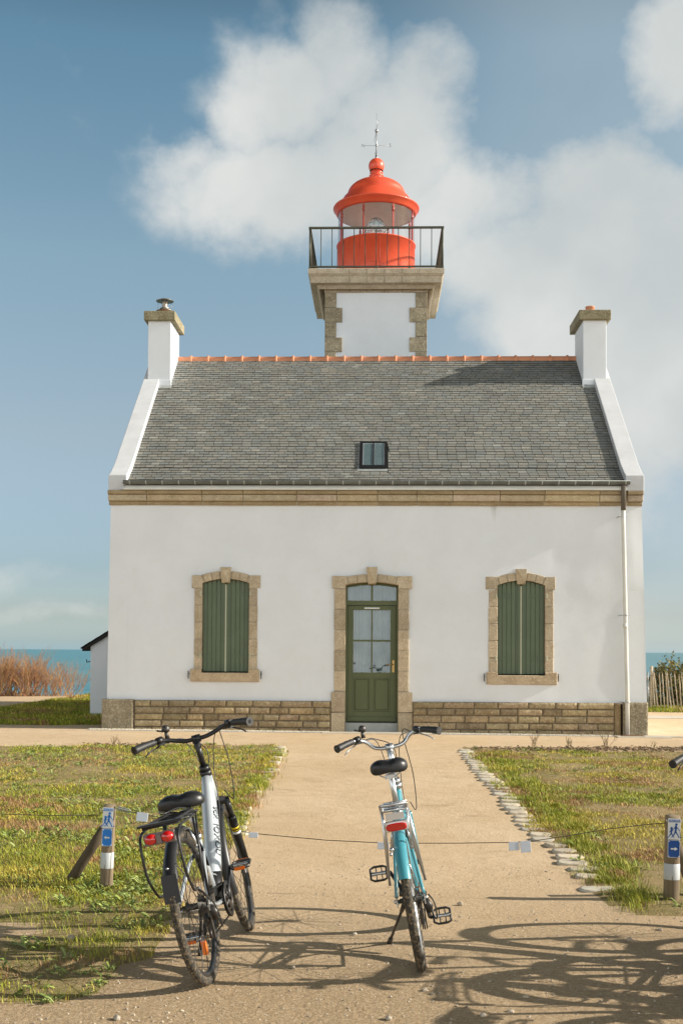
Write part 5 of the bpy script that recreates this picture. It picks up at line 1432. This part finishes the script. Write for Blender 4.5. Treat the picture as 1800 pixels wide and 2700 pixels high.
def bike(name, label, loc, yaw, lean, steer, st, foot=None, group=None, sc=1):
    root = empty(name, loc, (lean, 0, yaw)); root.scale = (sc, sc, sc); tag(root, label, 'bicycle', group)
    WB, Rw, tr = st['wb'], st['R'], st['tr']; fp = st['frame']
    I = Matrix.Identity(4)
    ha = R(70); hd = Vector((-math.cos(ha), 0, math.sin(ha)))             # steering axis direction, upwards
    hb_ = Vector((WB-.045-(st['hz0']-Rw)/math.tan(ha), 0, st['hz0'])); ht = hb_+hd*st['hl']
    ST = Matrix.Translation(hb_) @ Matrix.Rotation(steer, 4, hd) @ Matrix.Translation(-hb_)
    bbk = Vector((.44, 0, .285)); stp = Vector((.44-(st['sth']-.285)/math.tan(R(71)), 0, st['sth'])); sd_ = (stp-bbk).normalized()
    sad = bbk+sd_*((st['sad']-.285)/sd_.z)
    hub = Vector((0, 0, Rw))
    # frame
    m_ = MB()
    if st['kind'] == 'e':
        # big rounded down tube that flows up into the head
        a_, c_ = ht+Vector((-.005, 0, -.02)), bbk+Vector((.03, 0, .10)); pts = [a_+(c_-a_)*t+Vector((0, 0, -.03*math.sin(t*3.14))) for t in (0, .08, .2, .35, .5, .65, .8, .92, 1)]
        m_.tube(pts, [.027, .031, .038, .041, .042, .042, .041, .040, .036], 18, flat=1.22)
        m_.tube([ht-hd*.003, hb_], .028, 16)
    else:
        for off in (.0, .09):
            m_.tube(smooth_path([ht-hd*(.02+off*.6), ht+(bbk-ht)*.45+Vector((-.02, 0, -.03+off*.25)), bbk+sd_*(.03+off*1.9)]), .019-.002*(off > 0), 12)
        m_.tube([ht, hb_], .022, 14)
    fr = m_.build('frame', fp, root)
    m_ = MB(); m_.tube([bbk-Vector((0,.034,0)), bbk+Vector((0,.034,0))], .024, 14); m_.build('bottom_bracket', 'satin_black' if st['kind'] == 'e' else fp, fr)
    if st['kind'] == 'e':
        m_ = MB(); m_.tube([bbk+Vector((.045,0,.13)), bbk+Vector((.02,0,.05)), bbk], [.043, .04, .035], 16); m_.build('lower_guard', 'satin_black', fr)
    m_ = MB(); m_.tube([bbk, stp], .018, 14); m_.build('seat_tube', fp, fr)
    for sg in (-1, 1):
        m_ = MB(); m_.tube(smooth_path([stp-sd_*.06+Vector((0, sg*.012, 0)), Vector((stp.x*.6, sg*.038, st['sth']*.82)), hub+Vector((0, sg*.068, .02))]), .0095 if st['kind'] == 'e' else .009, 10); m_.build('seat_stay', fp, fr)
        m_ = MB(); m_.tube(smooth_path([bbk+Vector((-.02, sg*.03, 0)), Vector((.25, sg*.045, .30)), hub+Vector((.0, sg*.068, -.005))]), .011, 10); m_.build('chain_stay', fp, fr)
    for sg in (-1, 1): m_ = MB(); m_.box(-.012, .012, sg*.069-.003, sg*.069+.003, Rw-.03, Rw+.02); m_.tube([(0, sg*.07, Rw), (0, sg*.084, Rw)], .009, 8); m_.build('axle_nut', 'alloy', fr)
    if st.get('text'):
        d = (c_-a_); ang = math.atan2(d.z, d.x)
        for (txt, t, s_, mt, up) in (st['text'], ) if isinstance(st['text'], tuple) and isinstance(st['text'][0], str) else st['text']:
            dn = d.normalized(); nu = Vector((dn.z, 0, -dn.x)); nu = nu if nu.z > 0 else -nu; ph = R(32+up)
            nr = (Vector((0, -1, 0))*math.cos(ph)+nu*math.sin(ph)).normalized(); yv = nr.cross(dn)
            p = a_+d*t+Vector((0, 0, -.03*math.sin(t*3.14)))+Vector((0, -1, 0))*.0425*math.cos(ph)+nu*.0425*1.22*math.sin(ph)+nr*.001
            T = Matrix(((dn.x, yv.x, nr.x, p.x), (dn.y, yv.y, nr.y, p.y), (dn.z, yv.z, nr.z, p.z), (0,0,0,1)))
            text_mesh(txt, s_, mt, 'frame_lettering', fr, T, .0015, 1.05)
    # seat post and saddle
    m_ = MB(); m_.tube([stp-sd_*.05, sad-sd_*.05], .0145, 14); m_.lathe([(.021, 0), (.023, .004), (.023, .022), (.019, .026)], 16, T=Matrix.Translation(stp-sd_*.01) @ sd_.to_track_quat('Z', 'X').to_matrix().to_4x4())
    m_.build('seat_post', st['post'], root)
    saddle(root, sad.x-.02, sad.z, st)
    # wheels
    wheel(root, 0, Rw, tr, I, st, True); wheel(root, WB, Rw, tr, ST, st, False)
    # fork
    m_ = MB(); crown = hb_-hd*.02; fh = Vector((WB, 0, Rw)); leg_top = crown-hd*.015+Vector((.012, 0, 0))
    if st['kind'] == 'e':
        m_.tube([crown+Vector((.0, -.062, .0)), crown+Vector((.01, 0, .012)), crown+Vector((0, .062, 0))], [.020, .026, .020], 12, T=ST)
        for sg in (-1, 1):
            o_ = Vector((0, sg*.062, 0)); top_ = crown+o_+Vector((.004, 0, .01)); bt_ = fh+o_
            m_.tube([top_, top_+(bt_-top_)*.28], .0165, 12, T=ST); m_.tube([top_+(bt_-top_)*.27, top_+(bt_-top_)*.29, top_+(bt_-top_)*.60, bt_+Vector((-.0, 0, .03)), bt_], [.019, .022, .021, .017, .014], 12, T=ST)
            m_.lathe([(.0185, 0), (.0185, .004)], 12, T=ST @ Matrix.Translation(bt_))
        fk = m_.build('fork', 'satin_black', root)
        for (t0, t1, mm) in ((.42, .445, 'decal_yellow'), (.465, .475, 'decal_yellow'), (.49, .52, 'sign_white')):
            m_ = MB()
            for sg in (-1,):
                o_ = Vector((0, sg*.062, 0)); top_ = crown+o_+Vector((.004, 0, .01)); bt_ = fh+o_; m_.tube([top_+(bt_-top_)*t0, top_+(bt_-top_)*t1], .0226, 12, T=ST)
            m_.build('fork_decal', mm, fk)
    else:
        m_.tube([crown+Vector((.0, -.045, .0)), crown+Vector((.0, 0, .01)), crown+Vector((0, .045, 0))], .015, 10, T=ST)
        for sg in (-1, 1): m_.tube(smooth_path([crown+Vector((0, sg*.045, 0)), crown+(fh-crown)*.55+Vector((-.01, sg*.05, 0)), fh+Vector((-.0, sg*.052, 0))]), .012, 10, T=ST)
        fk = m_.build('fork', fp, root)
    m_ = MB(); m_.tube([ht-hd*.005, ht+hd*.025], .031, 16, T=ST); m_.tube([ht+hd*.025, ht+hd*.05], [.028, .024], 16, T=ST); m_.tube([ht+hd*.05, ht+hd*(st['stem'])], .0155, 12, T=ST)
    cl = ht+hd*st['stem']+Vector((.03, 0, .02)); m_.tube([ht+hd*(st['stem']-.03), cl], [.019, .018], 12, T=ST); m_.tube([cl+Vector((0, -.022, 0)), cl+Vector((0, .022, 0))], .021, 14, T=ST)
    m_.build('stem', st['bar'], root)
    hp = [cl+Vector(p) for p in st['hbar']]; left = [Vector((p.x, p.y, p.z)) for p in hp]; right = [Vector((p.x, 2*cl.y-p.y, p.z)) for p in hp]
    full = smooth_path(right[::-1]+left[1:], 5); m_ = MB(); m_.tube(full, .0115, 12, T=ST); bar = m_.build('handlebar', st['bar'], root)
    for side in (-1, 1):
        sp = smooth_path(left if side > 0 else right, 5); e = sp[-1]; k0 = len(sp)-1; L = 0
        while L < .125 and k0 > 0: L += (sp[k0]-sp[k0-1]).length; k0 -= 1
        seg = sp[k0:]; m_ = MB(); nn = len(seg)
        m_.tube(seg, [.0165+.0045*(j/(nn-1))**2+(.002 if j % 2 else 0) for j in range(nn)], 16, T=ST); gdir = (seg[-1]-seg[0]).normalized(); m_.build('grip', 'grip_rubber', bar)
        b0 = seg[0]-gdir*.035; m_ = MB()
        m_.tube([b0-gdir*.014, b0+gdir*.02], .019, 12, T=ST); low = Vector((.028, 0, -.018)); m_.tube([b0, b0+low], [.014, .011], 10, T=ST)
        m_.box(-.02, .02, -.017, .017, -.014, .012, T=ST @ Matrix.Translation(b0+low*.7) @ Matrix.Rotation(.5*side, 4, 'Z'))
        m_.tube([b0-gdir*.03+Vector((.012,0,-.016)), b0-gdir*.055+Vector((.005,0,-.024))], .010, 8, T=ST)
        m_.build('shifter', 'satin_black', bar)
        m_ = MB(); m_.tube(smooth_path([b0+low, b0+low+gdir*.035+Vector((.022, 0, -.012)), b0+gdir*.085+Vector((.03, 0, -.038)), b0+gdir*.115+Vector((.035, 0, -.052))]), [.008]*7+[.0065]*12, 10, T=ST, flat=.6); m_.build('brake_lever', 'satin_black' if st['dark'] else 'alloy', bar)
        if side > 0:
            bp = b0-gdir*.05+Vector((0, 0, .014)); m_ = MB(); m_.tube([bp-Vector((0,0,.02)), bp+Vector((0,0,.022))], [.013, .008], 8, T=ST)
            m_.lathe([(.001, .030), (.012, .029), (.019, .022), (.022, .010), (.0215, .0), (.016, -.006), (.001, -.006)], 20, T=ST @ Matrix.Translation(bp+Vector((0, 0, .022))) @ Matrix.Rotation(.3, 4, 'X')); m_.tube([bp+Vector((-.012, .01, .02)), bp+Vector((-.02, .042, .034))], [.005, .006], 6, T=ST)
            m_.build('bell', 'dark_steel', bar)
        # cables looping down from the levers
        q = b0-gdir*.05+Vector((.02, 0, -.02))
        tgt = [ (hb_+Vector((.03, side*.04, .03))), ]
        m_ = MB(); t0 = ST @ q
        if side > 0: path_ = [t0, t0+Vector((.10, -.06, -.01)), t0+Vector((.13, -.16, -.10)), Vector((ht.x+.10, .04, ht.z-.10)), Vector((ht.x+.03, .01, ht.z-.2))]
        else: path_ = [t0, t0+Vector((.11, .05, .0)), Vector((ht.x+.16, -.10, ht.z+.04)), Vector((ht.x+.16, -.085, ht.z-.16)), ST @ (crown+Vector((.04, -.06, .05)))]
        m_.tube(smooth_path(path_, 8), .0028, 5); m_.build('cable', 'satin_black', bar)
        m_ = MB(); m_.tube(smooth_path([t0+Vector((0,0,-.006)), t0+Vector((.07, -side*.07, -.03)), Vector((ht.x+.08, side*.03, ht.z+.02)), Vector((ht.x+.02, side*.03, ht.z-.16)), Vector((ht.x-.08, side*.02, ht.z-.3))], 8), .0025, 5); m_.build('cable', 'satin_black', bar)
    # cranks, pedals, chain, cassette, derailleur
    ca = R(st['crank']); m_ = MB(); cr_len = .168
    dr = Vector((math.cos(ca), 0, math.sin(ca)))
    m_.lathe([(.045, -.004), (st['ring'], -.0035), (st['ring']+.005, 0), (st['ring'], .0035), (.045, .004)], 44, T=Matrix.Translation(bbk+Vector((0, -.05, 0))) @ Matrix.Rotation(math.pi/2, 4, 'X'))
    for k in range(40): a = 2*math.pi*k/40; m_.box(-.003, .004, -.002, .002, -.002, .002, T=Matrix.Translation(bbk+Vector((0, -.05, 0))) @ Matrix.Rotation(math.pi/2, 4, 'X') @ Matrix.Rotation(a, 4, 'Z') @ Matrix.Translation((st['ring']+.004, 0, 0)))
    for k in range(5):
        a = 2*math.pi*k/5; m_.tube([bbk+Vector((0, -.055, 0)), bbk+Vector((.05*math.cos(a), -.052, .05*math.sin(a)))], .007, 6)
    ck = m_.build('crankset', 'dark_steel', root)
    if st['kind'] == 'e':
        m_ = MB(); m_.lathe([(st['ring']-.01, .0), (st['ring']+.014, 0), (st['ring']+.014, .004), (st['ring']-.01, .004)], 44, T=Matrix.Translation(bbk+Vector((0, -.058, 0))) @ Matrix.Rotation(math.pi/2, 4, 'X'), close=True); m_.build('chain_guard', 'satin_black', ck)
    for sg in (-1, 1):
        d = dr*(-sg) if sg > 0 else dr
        m_ = MB(); p0 = bbk+Vector((0, sg*.058, 0)); p1 = p0+d*cr_len+Vector((0, sg*(.014+(.035 if sg > 0 and st['kind'] == 'c' else 0)), 0)); m_.tube([p0, p0+d*.05, p1], [.016, .012, .010], 10, flat=.8); m_.build('crank_arm', 'satin_black' if st['dark'] else 'dark_steel', ck)
        m_ = MB(); pc = p1+Vector((0, sg*.062, 0)); w2, l2 = .044, .036
        m_.tube([p1, pc+Vector((0, sg*w2, 0))], .0085, 10)
        T = Matrix.Translation(pc) @ Matrix.Rotation(R(st['ped']), 4, 'Y')
        rim = [(l2, -w2, 0), (l2+.008, -w2+.02, 0), (l2+.008, w2-.02, 0), (l2-.004, w2, 0), (-l2+.004, w2, 0), (-l2-.008, w2-.02, 0), (-l2-.008, -w2+.02, 0), (-l2, -w2, 0), (l2, -w2, 0)]
        m_.tube(rim, .0058, 6, T=T, flat=1.5)
        m_.tube([(l2, .012, 0), (-l2, .012, 0)], .003, 6, T=T); m_.tube([(l2, -.018, 0), (-l2, -.018, 0)], .003, 6, T=T)
        pd = m_.build('pedal', 'satin_black' if not st['dark'] else 'dark_steel', ck)
        m_ = MB(); m_.lathe([(.012, -w2+.006), (.0095, -.01), (.0095, .01), (.012, w2-.006)], 12, T=T @ Matrix.Rotation(math.pi/2, 4, 'X')); m_.build('pedal_axle_cover', 'alloy', pd)
        if st['reflectors']:
            for q in (-1, 1): m_ = MB(); m_.box(q*(l2+.0145)-.0022, q*(l2+.0145)+.0022, -.026, .026, -.0075, .0075, T=T); m_.build('pedal_reflector', 'orange_lens', pd)
    m_ = MB()
    for k in range(7): m_.lathe([(.015, 0), (.052-.0045*k, .0), (.052-.0045*k, .002), (.015, .002)], 30, T=Matrix.Translation((0, -.030-.0042*k, Rw)) @ Matrix.Rotation(math.pi/2, 4, 'X'))
    m_.build('cassette', 'dark_steel', root)
    m_ = MB(); rc = .038
    top_ = [Vector((0, -.045, Rw+rc)), bbk+Vector((0, -.05, st['ring']))]; jock = Vector((.03, -.045, Rw-.14))
    ch = [top_[0]]+[Vector((bbk.x, -.05, bbk.z))+Vector((math.cos(R(a)), 0, math.sin(R(a))))*(st['ring']+.003) for a in range(90, -100, -18)]+[jock+Vector((0, 0, -.018)), jock+Vector((-.022, 0, 0)), Vector((.035, -.045, Rw-.075)), Vector((rc, -.045, Rw)), Vector((rc*.7, -.045, Rw+rc*.7)), top_[0]]
    m_.tube(ch, .0036, 5, flat=1.4); m_.build('chain', 'dark_steel', root)
    m_ = MB(); m_.tube([(0, -.075, Rw-.01), (.01, -.085, Rw-.045), (.02, -.08, Rw-.075)], [.012, .02, .016], 10); m_.box(-.012, .012, -.003, .003, -.09, .01, T=Matrix.Translation((.028, -.056, Rw-.07)) @ Matrix.Rotation(-.15, 4, 'Y')); m_.box(-.012, .012, -.003, .003, -.09, .01, T=Matrix.Translation((.028, -.036, Rw-.07)) @ Matrix.Rotation(-.15, 4, 'Y'))
    for zz in (-.075, -.14):
        m_.lathe([(.006, -.004), (.022, -.003), (.022, .003), (.006, .004)], 16, T=Matrix.Translation((.03, -.045, Rw+zz)) @ Matrix.Rotation(math.pi/2, 4, 'X'))
    m_.tube(smooth_path([(-.03, -.09, Rw+.02), (-.045, -.112, Rw-.02), (-.03, -.115, Rw-.09), (.01, -.105, Rw-.11), (.02, -.09, Rw-.05)]), .004, 6)
    m_.build('derailleur', 'dark_steel', root)
    # rear rim brake / arms
    m_ = MB(); bz = Rw+Rw-.02
    for sg in (-1, 1): m_.tube([(.085, sg*.05, Rw+.235), (.07, sg*.045, Rw+.30), (.068, sg*.03, Rw+.345)], [.010, .008, .006], 8); m_.sphere((.075, sg*.055, Rw+.245), .013, 8); m_.sphere((.06, sg*.062, Rw+.225), .009, 6)
    m_.tube([(.068, -.04, Rw+.345), (.068, .04, Rw+.345)], .003, 5)
    m_.build('brake', 'alloy', root)
    # mudguards
    mudguard(root, 0, Rw, 20 if st['kind'] == 'e' else 50, st['mg'], st['mgw'], I, st['mgm'], flap=st['flap'])
    if st['kind'] == 'e': mudguard(root, WB, Rw, 65, 195, st['mgw'], ST, st['mgm'])
    else: mudguard(root, WB, Rw, 70, 190, st['mgw'], ST, st['mgm'])
    m_ = MB()
    for sg in (-1, 1):
        a = R(st['mg']-12); m_.tube([(0, sg*.07, Rw), ((Rw+.01)*math.cos(a), sg*st['mgw']*.5, Rw+(Rw+.01)*math.sin(a))], .0025, 5)
    m_.build('mudguard_stay', 'alloy' if not st['dark'] else 'dark_steel', root)
    # rack
    m_ = MB(); rz = st['rackz']; rm = st['rack']; rw_ = .062
    if st['kind'] == 'e':
        for sg in (-1, 1):
            m_.tube(smooth_path([(.20, sg*.015, rz-.02), (.12, sg*.05, rz), (-.1, sg*rw_, rz), (-.27, sg*rw_, rz)]), .007, 8)
            m_.tube(smooth_path([(.06, sg*.075, rz-.02), (-.15, sg*.085, rz-.02), (-.29, sg*.085, rz-.03), (-.345, sg*.085, rz-.08), (-.335, sg*.085, .56), (-.25, sg*.08, .465), (-.17, sg*.078, .455)]), .0062, 8)
            m_.tube([(-.17, sg*.078, .455), (0, sg*.078, Rw+.02)], .0062, 8); m_.tube([(.04, sg*.07, rz-.01), (.0, sg*.078, Rw+.02)], .0062, 8); m_.tube([(.10, sg*.072, rz-.01), (-.05, sg*.078, .46)], .005, 8)
        for xx in (.1, -.02, -.14, -.27): m_.tube([(xx, -.085, rz-.01), (xx, .085, rz-.01)], .006, 8)
        m_.box(-.29, -.24, -.10, .10, rz-.004, rz+.006); m_.tube(smooth_path([(.02, -.05, rz+.02), (-.1, -.04, rz+.035), (-.2, .0, rz+.03), (-.1, .04, rz+.035), (.02, .05, rz+.02)]), .0035, 6)
        rk = m_.build('rear_rack', rm, root)
        m_ = MB()
        for sg in (-1, 1):
            m_.lathe([(.001, .022), (.022, .020), (.031, .010), (.034, 0), (.034, -.012)], 24, T=Matrix.Translation((-.335, sg*.037, rz-.055)) @ Matrix.Scale(.80, 4) @ Matrix.Rotation(-math.pi/2, 4, 'Y') @ Matrix.Diagonal((.85, 1.05, 1, 1)))
        tl = m_.build('tail_light', 'red_lens', rk)
        m_ = MB(); m_.box(-.348, -.325, -.012, .012, rz-.078, rz-.04); m_.box(-.33, -.318, -.07, .07, rz-.082, rz-.03); m_.build('light_housing', 'smoked_plastic', tl, bevel=.004)
    else:
        for sg in (-1, 1):
            m_.tube(smooth_path([(.12, sg*.05, rz-.01), (-.05, sg*rw_, rz), (-.20, sg*rw_, rz+.005), (-.235, sg*rw_, rz+.03)]), .007, 8)
            m_.tube([(-.12, sg*rw_, rz), (-.03, sg*.088, Rw+.09)], .0068, 8); m_.tube([(-.19, sg*rw_, rz), (-.20, sg*.055, rz-.09), (-.07, sg*.086, Rw+.12)], .006, 8)
        m_.tube([(-.235, -rw_, rz+.03), (-.235, rw_, rz+.03)], .007, 8); m_.tube([(-.20, -rw_, rz), (-.20, rw_, rz)], .009, 8)
        for xx in (-.11, -.02, .08): m_.tube([(xx, -rw_*.95, rz), (xx, rw_*.95, rz)], .006, 8)
        for yy_ in (-.022, .022): m_.tube([(.1, yy_, rz), (-.2, yy_, rz)], .005, 8)
        m_.box(-.222, -.21, -.045, .045, rz-.045, rz-.012)
        rk = m_.build('rear_rack', rm, root)
        m_ = MB(); n = 20; pr = []
        for k in range(n): a = 2*math.pi*k/n; c, s_ = math.cos(a), math.sin(a); pr.append((.050*(abs(c)**.55)*(1 if c > 0 else -1), .019*(abs(s_)**.8)*(1 if s_ > 0 else -1)))
        m_.prism(pr, -.012, .012, T=Matrix.Translation((-.245, 0, rz-.075)) @ Matrix.Rotation(-math.pi/2, 4, 'Z'), bev=.004); tl = m_.build('tail_light', 'red_lens', rk)
        m_ = MB(); m_.box(-.236, -.215, -.055, .055, rz-.098, rz-.048); m_.build('light_housing', 'alloy', tl, bevel=.004)
    # kickstand
    Mi = (Matrix.Translation(loc) @ Euler((lean, 0, yaw)).to_matrix().to_4x4() @ Matrix.Scale(sc, 4)).inverted()
    fo = Mi @ foot if foot is not None else Vector((.3, .16, .02))
    top_ = Vector((.28 if st['kind'] == 'e' else .16, .045, .29)); m_ = MB(); m_.tube([top_+Vector((0, -.03, .02)), top_, top_+(fo-top_)*.15], [.016, .014, .011], 10)
    m_.tube([top_+(fo-top_)*.12, top_+(fo-top_)*.9], .0075, 8); m_.tube([top_+(fo-top_)*.88, fo], [.012, .014], 8); m_.build('kickstand', 'dark_steel', root)
    return root
SE = dict(kind='e', wb=1.035, R=.35, tr=.020, rim='satin_black', dark=True, reflectors=True, frame='silver_paint', hz0=.74, hl=.15, sth=.62, sad=.815, stem=.185, post='alloy', bar='satin_black',
          hbar=[(0,0,0), (.0,.05,0), (.012,.10,.012), (.0,.155,.030), (-.035,.20,.034), (-.08,.25,.030), (-.135,.305,.020)], crank=54, ring=.075, ped=-14, mg=150, mgw=.058, mgm='satin_black', flap=.10, rackz=.775, rack='satin_black',
          text=[('SCX', .34, .036, 'decal_dark', .0), ('IOXOU', .60, .052, 'decal_dark', .0)])
SC_ = dict(kind='c', sw=.84, wb=1.00, R=.345, tr=.0215, rim='alloy', dark=False, reflectors=False, frame='turquoise_paint', hz0=.68, hl=.15, sth=.74, sad=1.0, stem=.22, post='alloy', bar='alloy',
          hbar=[(0,0,0), (.0,.045,0), (.01,.085,.012), (.015,.12,.045), (-.01,.165,.066), (-.06,.215,.066), (-.13,.285,.05)], crank=-139, ring=.078, ped=-48, mg=153, mgw=.060, mgm='turquoise_paint', flap=0, rackz=.82, rack='alloy')
SK_ = dict(SE); SK_.update(frame='satin_black', text=None, rackz=.76, sad=.86)
def place(px, py, hx): 
    v = G(px, py); return Vector((v.x, v.y, gzz(v.x, v.y)-.004))
r1 = place(556, 2588, 0)
bike('bicycle', 'silver step-through electric bicycle with black handlebar leaning on its stand', r1, R(86.2), R(-13), R(5), SE, G(528, 2520)+Vector((0, 0, .005)), sc=1.065)
r2 = place(1114, 2556, 0)
bike('bicycle', 'turquoise city bicycle with silver handlebar and mudguard standing on the path', r2, R(88.3), R(-10), R(2), SC_, G(1026, 2489)+Vector((0, 0, .005)), sc=1.02)
b3 = bike('bicycle', 'black bicycle of which only the left handlebar grip shows at the right edge', Vector((2.03, 5.75, gzz(2.03, 5.75))), R(87), R(-11), R(4), SK_, None)
def copy_tree(o, parent=None):
    c = o.copy(); col.objects.link(c); c.parent = parent
    for ch in list(o.children): copy_tree(ch, c)
    return c
# more bicycles stand in the same row just outside the picture; their shadows fall into it
for (x, y, yaw, lb) in ((2.85, 5.45, 84, 'black bicycle parked outside the right edge beside the other black one'), (3.75, 5.9, 92, 'farthest black bicycle parked outside the right edge'), (2.28, 5.0, 85, 'nearest black bicycle parked outside the right edge')):
    c = copy_tree(b3); c.location = (x, y, gz(x, y)); c.rotation_euler = (R(-10), 0, R(yaw)); c['label'] = lb
